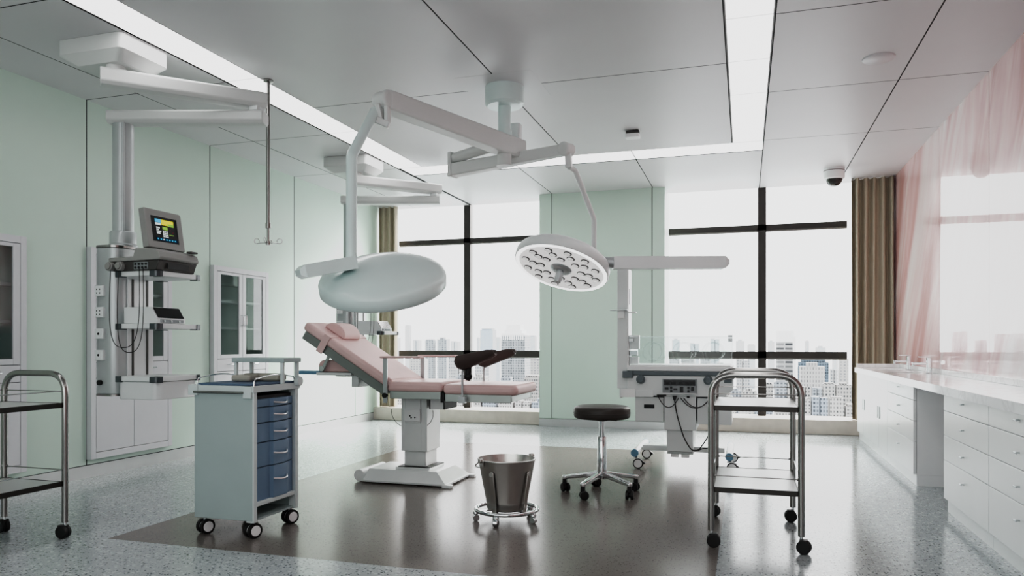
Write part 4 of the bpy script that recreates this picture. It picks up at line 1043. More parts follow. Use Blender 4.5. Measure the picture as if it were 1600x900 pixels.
def kick_bucket():
    cx, cy = -1.33, 4.15; c = Vector((cx, cy, 0))
    t = thing('kick_bucket', 'dark steel bucket in a chrome ring frame on castors', 'bucket', (cx, cy, 0))
    m = MB(); m.lathe([(0, 0.066), (0.108, 0.066), (0.115, 0.072), (0.1185, 0.105), (0.121, 0.110), (0.121, 0.118), (0.1665, 0.352), (0.1715, 0.356), (0.1715, 0.362), (0.165, 0.362), (0.163, 0.352), (0.116, 0.118), (0.110, 0.076), (0, 0.074)], c, n=56)
    bk = obj('bucket_shell', m, M['bucket'], t, angle=35)
    for a in (math.radians(232), math.radians(52)):
        d = Vector((math.cos(a), math.sin(a), 0)); m = MB(); p = c+d*0.172
        m.bar(p+Vector((0, 0, 0.325)), p+Vector((0, 0, 0.372)), 0.03, 0.006, up=d); m.cyl(p+d*0.0+Vector((0, 0, 0.360)), p+d*0.02+Vector((0, 0, 0.360)), 0.014, n=14)
        obj('handle_ear', m, M['bucket'], bk, bevel=0.002)
    m = MB(); pts = []
    a = math.radians(232); u = Vector((math.cos(a), math.sin(a), 0)); w = Vector((math.cos(a-PI/2), math.sin(a-PI/2), 0))
    for k in range(21):
        q = PI*k/20; pts.append(c+u*0.180*math.cos(q)+w*0.186*math.sin(q)+Vector((0, 0, 0.358-0.075*math.sin(q))))
    m.tube(pts, 0.0042, 8); obj('bail_handle', m, M['chrome'], bk)
    m = MB(); m.tube([c+Vector((0.180*math.cos(2*PI*k/48), 0.180*math.sin(2*PI*k/48), 0.066)) for k in range(48)], 0.0115, 12, closed=True)
    for k in range(3):
        a = math.radians(215+120*k); d = Vector((math.cos(a), math.sin(a), 0)); m.bar(c+d*0.09+Vector((0, 0, 0.062)), c+d*0.18+Vector((0, 0, 0.064)), 0.016, 0.006)
    obj('ring_frame', m, M['chrome'], t)
    for deg in (256, 338, 100):
        a = math.radians(deg); d = Vector((math.cos(a), math.sin(a), 0)); m = MB()
        m.bar(c+d*0.131+Vector((0, 0, 0.062)), c+d*0.167+Vector((0, 0, 0.285)), 0.030, 0.005, up=d); m.cyl(c+d*0.163+Vector((0, 0, 0.287)), c+d*0.17+Vector((0, 0, 0.287)), 0.015, n=14)
        m.bar(c+d*0.12+Vector((0, 0, 0.062)), c+d*0.185+Vector((0, 0, 0.062)), 0.03, 0.006)
        obj('upright_strap', m, M['bucket'], t, bevel=0.0015)
    for deg in (205, 268, 345, 56, 130):
        a = math.radians(deg); d = Vector((math.cos(a), math.sin(a), 0)); p = c+d*0.180; m = MB()
        m.lathe([(0, 0.058), (0.017, 0.056), (0.019, 0.042), (0.012, 0.038), (0, 0.038)], (p.x, p.y, 0), n=16)
        w = Vector((-d.y, d.x, 0)); m.cyl(p-w*0.014+Vector((0, 0, 0.02)), p+w*0.014+Vector((0, 0, 0.02)), 0.020, n=20)
        obj('castor', m, M['chrome'], t, bevel=0.003)
kick_bucket()

# ------------------------------------------------------------------ infant incubator
def incubator():
    t = thing('infant_incubator', 'grey infant incubator with clear port-holed hood, behind the stool', 'incubator', (-0.5, 6.45, 0))
    yf, yb = 6.20, 6.72
    # rear tower at the left end
    m = MB(); m.box(-1.022, -0.935, 6.22, 6.40, 0.655, 1.655); tw = obj('tower', m, M['incub'], t, bevel=0.004)
    m = MB(); m.box(-0.936, -0.928, 6.225, 6.395, 0.84, 1.655); obj('tower_strip', m, M['incubw'], tw)
    m = MB(); m.box(-0.929, -0.925, 6.27, 6.35, 1.36, 1.49); obj('tower_display', m, M['paneld'], tw)
    m = MB(); m.box(-1.075, -0.93, 6.17, 6.225, 1.305, 1.314, 0); m.box(-0.93, -0.86, 6.18, 6.225, 1.285, 1.294, 1); m.box(-1.01, -0.96, 6.19, 6.225, 1.24, 1.305, 1); obj('tower_clip', m, [M['pole'], M['incubw']], tw, bevel=0.002)
    # mattress tray, rail, body
    m = MB(); m.box(-0.94, -0.09, yf+0.01, yb, 0.805, 0.845, 0); m.box(-0.92, -0.11, yf+0.03, yb-0.02, 0.845, 0.855, 0); obj('mattress_tray', m, M['incubw'], t, bevel=0.006)
    m = MB(); m.box(-0.90, -0.10, yf-0.006, yb, 0.768, 0.804); m.box(-0.972, -0.885, yf-0.02, yf+0.06, 0.746, 0.804); m.box(-0.16, -0.08, yf-0.012, yf+0.06, 0.746, 0.804); obj('bumper_rail', m, M['teal'], t, bevel=0.004)
    m = MB()
    m.prism([(-1.00, 0.575), (-0.985, 0.575), (-0.985, 0.60), (-0.16, 0.60), (-0.09, 0.66), (-0.09, 0.767), (-0.935, 0.767), (-0.935, 0.655), (-1.00, 0.655)], 'xz', yf, yb-0.02)
    bd = obj('body', m, M['incub'], t, bevel=0.004)
    m = MB(); m.box(-0.985, -0.866, yf-0.006, yf, 0.585, 0.655); obj('front_flap', m, M['incubw'], bd, bevel=0.002)
    m = MB(); m.box(-0.864, -0.72, yf-0.004, yf, 0.59, 0.645); obj('front_flap', m, M['incub'], bd, bevel=0.002)
    m = MB(); m.box(-0.16, -0.10, yf-0.004, yf, 0.715, 0.745); obj('side_vent', m, M['teal'], bd, bevel=0.002)
    for x in (-0.822, -0.283):
        m = MB(); m.cyl((x, yf, 0.735), (x, yf-0.025, 0.735), 0.036, n=28); m.cyl((x, yf-0.025, 0.735), (x, yf-0.031, 0.735), 0.026, n=28); obj('knob', m, M['teal'], bd, bevel=0.003)
    m = MB(); m.box(-0.642, -0.372, yf-0.022, yf, 0.622, 0.742, 0); m.box(-0.632, -0.382, yf-0.024, yf-0.021, 0.69, 0.735, 1)
    for x in (-0.622, -0.575, -0.515, -0.465, -0.425): m.box(x, x+0.036, yf-0.0255, yf-0.0235, 0.700, 0.722, 2)
    for (x, z, w, h) in ((-0.625, .655, .03, .018), (-0.582, .662, .018, .02), (-0.582, .635, .018, .02), (-0.555, .655, .03, .012), (-0.505, .635, .028, .045), (-0.445, .662, .018, .02), (-0.445, .635, .018, .02), (-0.415, .65, .022, .03)): m.box(x, x+w, yf-0.0255, yf-0.021, z, z+h, 1)
    m.box(-0.642, -0.372, yf-0.026, yf-0.02, 0.622, 0.628, 3)
    obj('control_panel', m, [M['panel'], M['paneld'], M['screen'], M['incubw']], bd)
    # clear hood
    zf0, zf1 = 0.856, 1.085; xa, xb = -0.915, -0.098
    g = MB()
    for y in (yf+0.035, yb-0.04): g.box(xa, xb, y, y+0.006, zf0, zf1)
    g.box(xa, xa+0.006, yf+0.041, yb-0.04, zf0, zf1); g.box(xb-0.006, xb, yf+0.041, yb-0.04, zf0, zf1); g.box(xa, xb, yf+0.035, yb-0.034, zf1, zf1+0.006)
    hood = obj('clear_hood', g, M['acrylic'], t, smooth=False)
    g = MB()
    for y in (yf+0.033, yb-0.036): g.box(xa-0.001, xb+0.001, y, y+0.008, zf1-0.003, zf1+0.007); g.box(xb-0.005, xb+0.002, y, y+0.008, zf0, zf1)
    obj('hood_edge', g, M['acrylicrim'], hood, smooth=False)
    for y, k in ((yf+0.033, -1), (yb-0.032, 1)):
        for x in (-0.735, -0.49, -0.25):
            g = MB(); g.tube([(x+0.078*math.cos(2*PI*i/40), y, 0.962+0.078*math.sin(2*PI*i/40)) for i in range(40)], 0.006, 8, closed=True); obj('port_rim', g, M['acrylicrim'], hood)
    for x in (-0.905, -0.112):
        m = MB(); m.box(x-0.018, x+0.018, yf+0.02, yf+0.036, 1.045, 1.075, 0); m.box(x-0.018, x+0.018, yf+0.02, yf+0.045, 1.08, 1.10, 0); m.cyl((x, yf+0.02, 1.057), (x, yf+0.016, 1.057), 0.006, n=10, mi=1); obj('latch', m, [M['pole'], M['white']], hood, bevel=0.002)
    m = MB(); m.box(-0.935, -0.845, yf+0.06, yf+0.12, 0.985, 1.10, 0); m.box(-0.925, -0.86, yf+0.06, yf+0.12, 0.93, 0.97, 1); m.box(-0.925, -0.85, yf+0.06, yf+0.12, 0.86, 0.92, 0); obj('sensor_block', m, [M['incubw'], M['pole']], t, bevel=0.003)
    # lower boxes, column and base
    m = MB(); m.box(-0.872, -0.64, yf+0.03, yb-0.1, 0.385, 0.588, 0); m.box(-0.80, -0.715, yf+0.026, yf+0.032, 0.495, 0.527, 1); obj('left_drawer', m, [M['incub'], M['paneld']], t, bevel=0.003)
    m = MB(); m.box(-0.37, -0.10, yf+0.03, yb-0.1, 0.375, 0.588, 0); obj('right_drawer', m, M['incub'], t, bevel=0.003)
    m = MB(); m.box(-0.632, -0.38, yf+0.01, yb-0.12, 0.322, 0.60); obj('upper_column', m, M['incub'], t, bevel=0.003)
    m = MB(); m.box(-0.615, -0.405, yf+0.03, yb-0.14, 0.145, 0.322); obj('lower_column', m, M['incub'], t, bevel=0.003)
    m = MB(); m.box(-0.83, -0.16, 6.36, 6.46, 0.128, 0.172); m.box(-0.615, -0.405, 6.27, 6.5, 0.118, 0.146); obj('cross_beam', m, M['incub'], t, bevel=0.004)
    for x in (-0.585, -0.50):
        m = MB(); m.box(x, x+0.065, 6.25, 6.29, 0.095, 0.12); obj('pedal', m, M['incubw'], t, bevel=0.003)
    for x in (-0.862, -0.118):
        m = MB(); m.cyl((x, 6.13, 0.135), (x, 6.82, 0.135), 0.030, n=20); lg = obj('base_leg', m, M['incubw'], t, bevel=0.003)
        m = MB(); m.cyl((x, 6.115, 0.135), (x, 6.13, 0.135), 0.0315, n=20); m.cyl((x, 6.82, 0.135), (x, 6.835, 0.135), 0.0315, n=20); obj('leg_cap', m, M['bluecap'], lg)
        for y in (6.18, 6.745):
            m = MB(); c = Vector((x+0.02, y, 0.042))
            m.cyl(c+Vector((0.0, -0.012, 0)), c+Vector((0, 0.012, 0)), 0.042, n=26, mi=1); m.cyl(c+Vector((0, -0.014, 0)), c+Vector((0, -0.012, 0)), 0.033, n=24, mi=0)
            m.cyl((x+0.002, y, 0.085), (x+0.002, y, 0.110), 0.011, n=12, mi=1); m.box(x-0.02, x+0.025, y-0.015, y+0.015, 0.083, 0.09, 0)
            m.prism([(c.x+0.03, 0.07), (c.x+0.062, 0.045), (c.x+0.03, 0.03)], 'xz', y-0.012, y+0.012, 1); obj('castor', m, [M['incubw'], M['rubber']], lg)
    # cords
    def cord(pts, n=8):
        m = MB(); m.tube(fillet(pts, 0.2, n), 0.0042, 8); return obj('power_cord', m, M['rubber'], t)
    y = yf-0.012
    m = MB(); m.prism([(-0.565, 0.605), (-0.53, 0.605), (-0.54, 0.57), (-0.555, 0.57)], 'xz', y-0.008, y+0.012); m.box(-0.69, -0.615, y-0.004, yf+0.01, 0.60, 0.612); m.box(-0.45, -0.43, y-0.003, yf+0.01, 0.59, 0.605); obj('plug', m, M['rubber'], t)
    def hang(p, q, sag, n=16):
        return [(p[0]+(q[0]-p[0])*i/n, y-0.01*math.sin(PI*i/n), p[2]+(q[2]-p[2])*i/n-sag*4*(i/n)*(1-i/n)) for i in range(n+1)]
    for p, q, s in (((-0.68, 0, 0.60), (-0.515, 0, 0.59), 0.085), ((-0.50, 0, 0.59), (-0.26, 0, 0.60), 0.085), ((-0.475, 0, 0.59), (-0.26, 0, 0.60), 0.08)):
        m = MB(); m.tube(hang(p, q, s), 0.0036, 6); obj('cord', m, M['rubber'], t)
    m = MB(); m.tube(fillet([(-0.548, y, 0.575), (-0.53, y, 0.45), (-0.47, y-0.02, 0.26), (-0.41, y-0.03, 0.17), (-0.355, y-0.03, 0.172), (-0.27, y-0.01, 0.30), (-0.258, y, 0.42), (-0.258, y, 0.60)], 0.2, 8), 0.0045, 8); m.box(-0.272, -0.244, y-0.012, y+0.012, 0.43, 0.465)
    m.tube([(-0.36, y-0.03, 0.172), (-0.32, y-0.03, 0.19), (-0.28, y-0.03, 0.192)], 0.004, 6); obj('power_cord', m, M['rubber'], t)
incubator()

# ------------------------------------------------------------------ counter along the right wall
X0 = 1.165
def fronts_box(m, y0, y1, z0=0.08, z1=0.720):
    m.box(X0+0.022, XR-0.003, y0+0.001, y1-0.001, z0, z1)
    m.box(X0+0.022, XR-0.003, y0+0.001, y1-0.001, 0.0, z0-0.001)
def drawer_unit(y0, y1, label, n=4):
    t = thing('drawer_cabinet', label, 'drawer cabinet', ((X0+XR)/2, (y0+y1)/2, 0), 'white drawer cabinets under the worktop')
    m = MB(); fronts_box(m, y0, y1); obj('carcass', m, M['unit'], t)
    zs = [0.083, 0.32, 0.47, 0.62, 0.718]
    for a, c in zip(zs, zs[1:]):
        m = MB(); m.box(X0, X0+0.019, y0+0.002, y1-0.002, a+0.0015, c-0.0015); d = obj('drawer', m, M['unit'], t, bevel=0.002)
        zc = c-0.075 if c > .7 or c < .33 else (a+c)/2; zc = {0.718: 0.69, 0.62: 0.545, 0.47: 0.394, 0.32: 0.244}[c]; yc = (y0+y1)/2
        m = MB(); m.cyl((X0, yc, zc), (X0-0.022, yc, zc), 0.004, n=10); m.cyl((X0-0.018, yc-0.016, zc), (X0-0.018, yc+0.016, zc), 0.0045, n=10); obj('knob', m, M['pole'], d)
def door_unit(y0, y1, label):
    t = thing('door_cabinet', label, 'cabinet', ((X0+XR)/2, (y0+y1)/2, 0), 'white door cabinets under the sinks')
    m = MB(); m.box(X0+0.022, XR-0.003, y0+0.001, y1-0.001, 0.08, 0.60); m.box(X0+0.022, X0+0.03, y0+0.001, y1-0.001, 0.08, 0.72); m.box(X0+0.022, XR-0.003, y0+0.001, y1-0.001, 0.0, 0.079); obj('carcass', m, M['unit'], t)
    ym = (y0+y1)/2
    for a, c, s in ((y0+0.002, ym-0.0015, 1), (ym+0.0015, y1-0.002, -1)):
        m = MB(); m.box(X0, X0+0.019, a, c, 0.083, 0.718); d = obj('door', m, M['unit'], t, bevel=0.002)
        yh = c-0.045 if s == 1 else a+0.045
        m = MB(); m.box(X0-0.008, X0, yh-0.022, yh+0.022, 0.35, 0.46); obj('handle', m, M['plastic'], d, bevel=0.003)
door_unit(7.945, 8.845, 'white two-door cabinet at the far end of the counter by the curtain')
door_unit(7.045, 7.943, 'white two-door cabinet under the nearer tap of the counter')
drawer_unit(6.02, 7.043, 'white drawer cabinet on the far side of the knee gap in the counter')
drawer_unit(4.275, 5.155, 'white drawer cabinet on the near side of the knee gap in the counter')
drawer_unit(3.39, 4.273, 'white drawer cabinet nearest the viewer, at the right edge')
# worktop with two oval cut-outs for basins
def worktop():
    t = thing('worktop', 'long white stone worktop with upstand along the pink wall', 'counter top', (1.37, 6.1, 0.77))
    z0, z1 = 0.722, 0.772; xa, xb, ya, yb = 1.14, XR-0.002, 2.51, 8.85
    m = MB()
    hs = [(1.365, 7.42), (1.365, 8.30)]; rx, ry = 0.135, 0.21
    def plate(y0, y1, hole):
        if hole is None: m.box(xa, xb, y0, y1, z0, z1); return
        n = 40; out = []; inn = []
        for i in range(n):
            a = 2*PI*i/n; dx, dy = math.cos(a), math.sin(a)
            k = min(((xb-hole[0]) if dx > 0 else (hole[0]-xa))/max(abs(dx), 1e-6), ((y1-hole[1]) if dy > 0 else (hole[1]-y0))/max(abs(dy), 1e-6))
            out.append((hole[0]+dx*k, hole[1]+dy*k)); inn.append((hole[0]+rx*dx, hole[1]+ry*dy))
        for c in ((xa, y0), (xb, y0), (xb, y1), (xa, y1)):   # snap nearest outline point to the corner
            j = min(range(n), key=lambda q: (out[q][0]-c[0])**2+(out[q][1]-c[1])**2); out[j] = c
        v = [(x, y, z1) for x, y in out]+[(x, y, z1) for x, y in inn]+[(x, y, z0) for x, y in out]+[(x, y, z0) for x, y in inn]
        f = []
        for i in range(n):
            j = (i+1)%n
            f += [(i, j, n+j, n+i), (2*n+i, 3*n+i, 3*n+j, 2*n+j), (n+i, n+j, 3*n+j, 3*n+i), (i, 2*n+i, 2*n+j, j)]
        m.add(v, f)
    plate(ya, 7.1, None); plate(7.1, 7.86, hs[0]); plate(7.86, yb, hs[1])
    obj('slab', m, M['counter'], t, smooth=False)
    m = MB(); m.box(XR-0.022, XR-0.003, ya, yb, z1, 0.815); m.box(xa+0.02, XR-0.022, yb-0.02, yb, z1, 0.815); obj('upstand', m, M['counter'], t, bevel=0.002)
    for k, (hx, hy) in enumerate(hs):
        b = thing('sink_basin', ['white oval basin let into the worktop under the nearer tap', 'white oval basin let into the worktop under the farther tap'][k], 'sink', (hx, hy, 0.64), 'oval basins of the worktop')
        s = MB(); n = 40; rings = []
        for (q, z) in ((1.0, 0.721), (0.93, 0.69), (0.75, 0.645), (0.4, 0.625), (0.08, 0.62)):
            rings.append([(hx+rx*q*math.cos(2*PI*i/n), hy+ry*q*math.sin(2*PI*i/n), z) for i in range(n)])
        s.add([p for r in rings for p in r], [(j*n+i, j*n+(i+1)%n, (j+1)*n+(i+1)%n, (j+1)*n+i) for j in range(4) for i in range(n)]+[tuple(range(4*n, 5*n))])
        obj('bowl', s, M['whitegloss'], b)
        s = MB(); s.lathe([(0, 0.622), (0.02, 0.622), (0.022, 0.626), (0, 0.626)], (hx, hy, 0)); obj('drain', s, M['chrome'], b)
worktop()
def tap(y, label):
    x = 1.527
    t = thing('sink_tap', label, 'tap', (x, y, 0.773), 'square chrome taps')
    z = 0.773
    m = MB(); m.rbox(x-0.02, x+0.02, y-0.02, y+0.02, z, z+0.135, 0.008); m.rbox(x-0.024, x+0.024, y-0.024, y+0.024, z, z+0.006, 0.008); obj('post', m, M['chrome'], t, bevel=0.002)
    m = MB(); m.box(x-0.135, x-0.018, y-0.014, y+0.014, z+0.075, z+0.095); m.cyl((x-0.122, y, z+0.062), (x-0.122, y, z+0.076), 0.011, n=14); obj('spout', m, M['chrome'], t, bevel=0.003)
    m = MB(); m.box(x-0.085, x+0.018, y-0.012, y+0.012, z+0.138, z+0.147); obj('lever', m, M['chrome'], t, bevel=0.002)
tap(7.26, 'nearer of the two square chrome taps on the white worktop')
tap(8.10, 'farther of the two square chrome taps, close to the curtain')

# ------------------------------------------------------------------ the city outside, far below and away
GZ = -150.0
CITY = [
 (-1241.8, -1223.0, 2600, 15.0, 71.9, 'far'), (-1298.6, -1271.5, 2600, 21.7, 23.2, 'far'), (-1209.7, -1183.0, 2600, 21.3, 15.6, 'far'), (-1054.7, -1023.8, 2600, 24.7, 10.6, 'far'),
 (-949.9, -939.9, 2600, 8.1, 22.4, 'far'), (-877.3, -859.9, 2600, 13.9, 24.6, 'far'), (-754.6, -725.6, 2600, 23.2, 31.2, 'far'), (-701.6, -673.0, 2600, 22.9, 12.6, 'far'),
 (-649.3, -611.6, 2600, 30.1, 39.9, 'far'), (-303.7, -273.2, 2600, 24.4, 5.4, 'far'), (-238.6, -212.9, 2600, 20.6, 14.1, 'far'), (-178.7, -149.1, 2600, 23.7, 3.2, 'far'),
 (-111.3, -82.2, 2600, 23.3, 18.3, 'far'), (-28.6, -2.0, 2600, 21.2, 9.6, 'far'), (8.1, 32.4, 2600, 19.4, -1.1, 'far'), (72.6, 92.6, 2600, 16.0, 7.4, 'far'),
 (187.0, 198.6, 2600, 9.3, 9.4, 'far'), (219.9, 248.7, 2600, 23.1, -11.4, 'far'), (269.7, 284.9, 2600, 12.2, -27.8, 'far'), (328.3, 352.7, 2600, 19.5, -5.1, 'far'),
 (-865.2, -819.0, 2400, 37.0, 53.3, 'farblue'), (-705.6, -673.3, 1500, 25.8, -32.6, 'mid'), (-613.0, -590.6, 1500, 17.8, -25.2, 'mid'), (-589.2, -564.1, 1500, 20.0, -38.8, 'mid'),
 (-552.4, -520.5, 1500, 25.5, -31.7, 'mid'), (-432.5, -408.9, 1500, 18.9, -29.7, 'mid'), (-402.0, -377.3, 1500, 19.8, -13.6, 'mid'), (-147.6, -125.3, 1500, 17.9, -16.6, 'mid'),
 (-120.3, -94.6, 1500, 20.6, -27.8, 'mid'), (-83.6, -64.2, 1500, 15.5, -22.7, 'mid'), (-51.0, -27.2, 1500, 19.1, -36.1, 'mid'), (-16.5, 8.2, 1500, 19.8, -29.7, 'mid'),
 (94.4, 97.7, 1500, 2.7, -42.3, 'mid'), (151.2, 164.4, 1500, 10.5, -46.5, 'mid'), (166.6, 182.9, 1500, 13.1, -27.4, 'mid'), (189.4, 208.8, 1500, 15.5, -20.1, 'mid'),
 (-768.1, -733.5, 1500, 27.6, -25.9, 'mid'), (-369.1, -344.8, 1500, 19.5, -29.3, 'mid'), (-757.9, -735.6, 1700, 17.9, 12.1, 'twin'), (-725.3, -699.8, 1700, 20.4, 12.0, 'twin'),
 (-328.8, -294.0, 1000, 27.9, 12.7, 'hero'), (41.7, 65.1, 1100, 18.7, 18.7, 'stripe'), (68.4, 104.3, 1050, 28.7, -19.0, 'blue'), (63.3, 90.2, 950, 21.5, -26.2, 'white'),
 (-392.4, -375.4, 760, 13.5, -44.3, 'near'), (-373.8, -355.8, 760, 14.4, -47.3, 'near'), (-354.2, -336.9, 760, 13.9, -46.7, 'near'), (-335.3, -323.6, 760, 9.4, -39.0, 'near'),
 (-322.1, -303.5, 760, 14.8, -41.7, 'near'), (-302.0, -284.1, 760, 14.3, -32.8, 'near'), (-282.6, -268.1, 760, 11.6, -34.7, 'near'), (-266.6, -251.8, 760, 11.9, -39.7, 'near'),
 (-250.3, -239.4, 760, 8.7, -33.9, 'near'), (-238.0, -225.3, 760, 10.2, -44.6, 'near'), (-223.9, -207.9, 760, 12.8, -32.6, 'near'), (-206.5, -190.5, 760, 12.8, -32.0, 'near'),
 (-189.1, -174.6, 760, 11.6, -31.6, 'near'), (-78.6, -69.1, 760, 7.6, -45.4, 'near'), (-67.9, -57.2, 760, 8.6, -36.8, 'near'), (-55.9, -40.6, 760, 12.3, -44.9, 'near'),
 (-39.3, -28.4, 760, 8.8, -45.8, 'near'), (-27.2, -14.8, 760, 9.9, -42.0, 'near'), (-13.6, -3.4, 760, 8.2, -45.0, 'near'), (-2.2, 10.8, 760, 10.4, -45.1, 'near'),
 (11.9, 26.0, 760, 11.2, -36.6, 'near'), (27.1, 37.9, 760, 8.6, -34.7, 'near'), (39.0, 48.5, 760, 7.6, -33.4, 'near'), (49.6, 59.9, 760, 8.2, -39.7, 'near'),
 (61.0, 69.5, 760, 6.8, -40.5, 'near'), (70.6, 80.8, 760, 8.2, -35.8, 'near'), (82.0, 94.8, 760, 10.2, -37.7, 'near'), (95.9, 105.8, 760, 7.9, -37.5, 'near'),
 (-266.3, -250.3, 520, 12.8, -37.2, 'low'), (-248.7, -231.2, 520, 13.9, -36.5, 'low'), (-229.6, -214.0, 520, 12.5, -42.5, 'low'), (-212.4, -201.5, 520, 8.7, -41.8, 'low'),
 (-200.0, -187.1, 520, 10.3, -39.9, 'low'), (-185.6, -175.0, 520, 8.4, -35.6, 'low'), (-173.5, -162.1, 520, 9.1, -42.2, 'low'), (-160.6, -149.3, 520, 9.1, -40.4, 'low'),
 (-147.8, -132.4, 520, 12.3, -41.4, 'low'), (-131.0, -119.2, 520, 9.5, -36.7, 'low'), (-52.0, -40.3, 520, 9.4, -39.1, 'low'), (-39.0, -29.6, 520, 7.6, -38.7, 'low'),
 (-28.3, -15.5, 520, 10.2, -39.0, 'low'), (-14.3, -5.5, 520, 7.1, -39.3, 'low'), (-4.2, 4.7, 520, 7.2, -35.4, 'low'), (6.0, 17.3, 520, 9.1, -38.6, 'low'),
 (18.5, 28.4, 520, 7.9, -38.3, 'low'), (29.6, 40.4, 520, 8.6, -34.5, 'low'), (41.5, 51.1, 520, 7.6, -33.5, 'low'), (52.2, 60.5, 520, 6.7, -33.1, 'low'),
 (61.7, 72.6, 520, 8.8, -37.7, 'low')]

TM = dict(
    far=[mat_tower('hazy_tower', (0.80, 0.83, 0.86), (0.70, 0.74, 0.80), 4.5, 5, 0.5, 0.5)],  # haze put into the colour, paler than the nearer rows
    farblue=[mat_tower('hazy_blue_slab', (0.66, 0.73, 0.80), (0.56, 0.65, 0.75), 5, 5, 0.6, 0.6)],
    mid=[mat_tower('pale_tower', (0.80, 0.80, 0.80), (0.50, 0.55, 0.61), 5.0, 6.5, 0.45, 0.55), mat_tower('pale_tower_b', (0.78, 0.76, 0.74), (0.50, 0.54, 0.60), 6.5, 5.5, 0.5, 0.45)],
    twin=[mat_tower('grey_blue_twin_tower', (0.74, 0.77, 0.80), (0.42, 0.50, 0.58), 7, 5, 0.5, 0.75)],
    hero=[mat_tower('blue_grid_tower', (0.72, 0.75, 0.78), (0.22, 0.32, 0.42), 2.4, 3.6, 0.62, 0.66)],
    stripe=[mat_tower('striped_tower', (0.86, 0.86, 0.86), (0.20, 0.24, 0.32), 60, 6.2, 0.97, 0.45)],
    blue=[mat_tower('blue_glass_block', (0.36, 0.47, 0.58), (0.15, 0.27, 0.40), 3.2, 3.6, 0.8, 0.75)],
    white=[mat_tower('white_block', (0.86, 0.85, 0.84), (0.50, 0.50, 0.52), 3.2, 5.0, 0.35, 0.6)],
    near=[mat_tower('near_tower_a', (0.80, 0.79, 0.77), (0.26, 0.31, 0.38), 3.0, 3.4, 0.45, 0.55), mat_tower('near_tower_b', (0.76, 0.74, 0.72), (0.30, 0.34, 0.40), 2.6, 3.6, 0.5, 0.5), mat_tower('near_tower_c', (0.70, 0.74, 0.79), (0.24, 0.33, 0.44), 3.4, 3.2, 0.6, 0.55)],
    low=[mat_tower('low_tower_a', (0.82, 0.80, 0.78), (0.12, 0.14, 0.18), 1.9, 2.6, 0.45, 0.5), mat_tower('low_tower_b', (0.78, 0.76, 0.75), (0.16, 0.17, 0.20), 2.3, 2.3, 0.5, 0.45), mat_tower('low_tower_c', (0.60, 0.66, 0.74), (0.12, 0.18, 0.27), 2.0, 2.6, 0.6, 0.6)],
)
def city():
    rnd = random.Random(21)
    bands = {}
    for r in CITY:
        side = 'left' if (r[0]+r[1])/2/r[2] < -0.2 else 'right'
        bands.setdefault((side, r[5]), []).append(r)
    ORD = ['first', 'second', 'third', 'fourth', 'fifth', 'sixth', 'seventh', 'eighth', 'ninth', 'tenth', 'eleventh', 'twelfth', 'thirteenth', 'fourteenth', 'fifteenth', 'sixteenth', 'seventeenth', 'eighteenth', 'nineteenth', 'twentieth']
    UNI = {'hero': 'tall blue-grey grid tower with white stepped crown beyond the left window', 'stripe': 'tall white tower with dark horizontal stripes beyond the right window',
           'blue': 'wide blue glass block behind a white block beyond the right window', 'white': 'white block standing before the blue glass block beyond the right window',
           'farblue': 'faint blue slab tower in the haze right of the left window mullion'}
    WORD = {'far': 'faint skyline tower', 'mid': 'pale far-row tower', 'near': 'windowed middle-row block', 'low': 'nearest-row block above the sill'}
    GRP = {'far': 'faint skyline towers', 'mid': 'pale towers of the far row', 'near': 'tower blocks of the middle row', 'low': 'blocks of the nearest row', 'twin': 'grey-blue twin towers'}
    for (side, st), lst in bands.items():
        lst.sort(key=lambda r: r[0]/r[2])
        for i, (x0, x1, y, dep, zt, _) in enumerate(lst):
            cx = (x0+x1)/2
            if st in UNI: lab = UNI[st]; grp = None
            elif st == 'twin': lab = ['left', 'right'][i]+' one of two grey-blue twin towers beyond the left window'; grp = GRP[st]
            else: lab = WORD[st]+', '+ORD[i]+' from left beyond the '+side+' window'; grp = GRP[st]+' beyond the '+side+' window'
            t = thing('tower_block', lab, 'building', (cx, y, GZ), grp)
            mats = TM[st]; m = mats[i % len(mats)]
            w = x1-x0
            b = MB()
            if st == 'hero':
                b.box(x0, x1, y, y+dep, GZ, zt)
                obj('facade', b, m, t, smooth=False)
                b = MB(); b.box(x0+1, x1-1, y+1, y+dep-1, zt, zt+3.0); b.box(x0+4, x1-5, y+4, y+dep-4, zt+3, zt+8); b.box(x0+6, x1-8, y+6, y+dep-6, zt+8, zt+15)
                for k in range(11): b.box(x0+w*k/11, x0+w*k/11+1.0, y-0.6, y, zt-6, zt+1.5)
                obj('crown', b, M['unit'], t, smooth=False)
                continue
            if st == 'stripe':
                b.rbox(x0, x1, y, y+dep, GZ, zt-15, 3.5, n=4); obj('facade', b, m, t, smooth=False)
                b = MB(); b.rbox(x0-0.2, x1+0.2, y-0.2, y+dep, zt-15, zt, 3.5, n=4); b.rbox(x1-3, x1+2.2, y+0.5, y+dep, GZ, zt-8, 1.5, n=3); obj('crown', b, M['unit'], t, smooth=False)
                continue
            v = rnd.random()
            if v < 0.35:
                b.box(x0, x1, y, y+dep, GZ, zt); b.box(x0+w*.25, x0+w*.7, y+1, y+dep*.6, zt, zt+w*.18)
            elif v < 0.65:
                b.box(x0, x0+w*.46, y, y+dep, GZ, zt); b.box(x0+w*.54, x1, y, y+dep, GZ, zt-w*.06); b.box(x0+w*.4, x0+w*.6, y+dep*.2, y+dep*.8, GZ, zt-w*.12)
            else:
                b.box(x0, x1, y, y+dep, GZ, zt-w*.12); b.box(x0+w*.1, x1-w*.1, y+dep*.1, y+dep*.9, zt-w*.12, zt)
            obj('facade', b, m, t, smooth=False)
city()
b = MB(); b.box(-4000, 3000, 60, 6000, GZ-1, GZ)
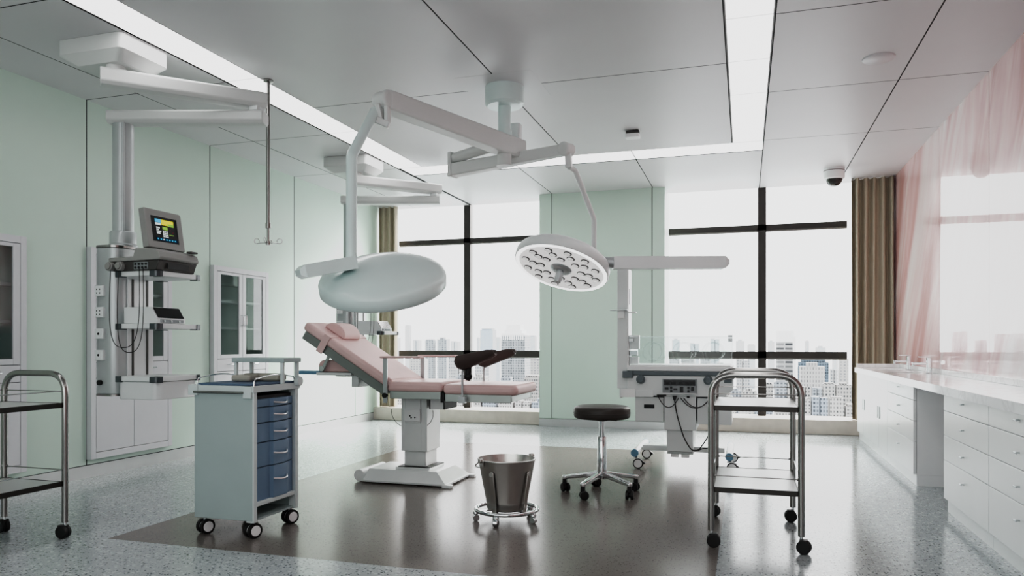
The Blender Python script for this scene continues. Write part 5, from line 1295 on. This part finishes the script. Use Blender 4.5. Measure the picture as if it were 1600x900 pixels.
struct('city_ground', b, mat('hazy_city_ground', (0.55, 0.58, 0.60), 0.9, scale=0.02, var=0.1), smooth=False)  # pale ground colour stands for the haze over it

# ------------------------------------------------------------------ daylight and camera
w = bpy.data.worlds.new('overcast_sky'); scene.world = w; w.use_nodes = True
nt = w.node_tree; nt.nodes.clear()
out = nt.nodes.new('ShaderNodeOutputWorld'); bg = nt.nodes.new('ShaderNodeBackground')
tc = nt.nodes.new('ShaderNodeTexCoord'); sp = nt.nodes.new('ShaderNodeSeparateXYZ'); rp = nt.nodes.new('ShaderNodeValToRGB')
nt.links.new(tc.outputs['Generated'], sp.inputs[0]); nt.links.new(sp.outputs[2], rp.inputs['Fac'])
rp.color_ramp.elements[0].position = 0.0; rp.color_ramp.elements[0].color = (0.97, 0.985, 1.0, 1)
rp.color_ramp.elements[1].position = 0.35; rp.color_ramp.elements[1].color = (1.0, 0.995, 0.99, 1)
nt.links.new(rp.outputs['Color'], bg.inputs['Color']); bg.inputs['Strength'].default_value = SKY
nt.links.new(bg.outputs[0], out.inputs['Surface'])

def portal(name, x0, x1):
    l = bpy.data.lights.new(name, 'AREA'); l.shape = 'RECTANGLE'; l.size = x1-x0; l.size_y = H+0.1
    o = bpy.data.objects.new(name, l); C.objects.link(o); o.location = ((x0+x1)/2, 9.62, (H+0.3)/2); o.rotation_euler = (-PI/2, 0, 0)
    l.cycles.is_portal = True
portal('daylight_portal', XL, -2.46); portal('daylight_portal', -0.91, XR)

# low-angled soft sun through the haze
s = bpy.data.lights.new('hazy_sun', 'SUN'); s.energy = SUN; s.angle = math.radians(40); s.color = (1.0, 0.97, 0.93)
so = bpy.data.objects.new('hazy_sun', s); C.objects.link(so); so.location = (-6, 20, 12)
so.rotation_euler = Vector((-0.50, -0.78, -0.66)).to_track_quat('-Z', 'Y').to_euler()

l = bpy.data.lights.new('fill_light', 'AREA'); l.shape = 'RECTANGLE'; l.size = 5.2; l.size_y = 2.2; l.energy = FILL; l.color = (0.97, 1.0, 1.0)  # added fill lamp behind the camera, brightens surfaces that face it
o = bpy.data.objects.new('fill_light', l); C.objects.link(o); o.location = (-1.6, -1.5, 1.5); o.rotation_euler = (PI/2, 0, 0)

cam = bpy.data.cameras.new('camera'); co = bpy.data.objects.new('camera', cam); C.objects.link(co)
co.location = (0, 0, 1.03); co.rotation_euler = (PI/2, 0, math.atan2(364, 1164))
cam.sensor_width = 36; cam.lens = 36*1164/1600; cam.shift_y = 87/1600; cam.clip_end = 9000; cam.clip_start = 0.05
scene.camera = co
scene.view_settings.view_transform = 'AgX'
scene.view_settings.look = LOOK
scene.view_settings.exposure = EXPO
if CURVE:
    scene.view_settings.use_curve_mapping = True
    cm = scene.view_settings.curve_mapping; cm.use_clip = False
    c = cm.curves[3]
    c.points[0].location = (0, 0); c.points[1].location = CURVE[-1]
    for p in CURVE[:-1]: c.points.new(*p)
    for p in c.points: p.handle_type = 'VECTOR'
    cm.update()
scene.cycles.max_bounces = 10; scene.cycles.diffuse_bounces = 6; scene.cycles.transparent_max_bounces = 24
scene.cycles.sample_clamp_indirect = 8.0
scene.cycles.caustics_reflective = False; scene.cycles.caustics_refractive = False
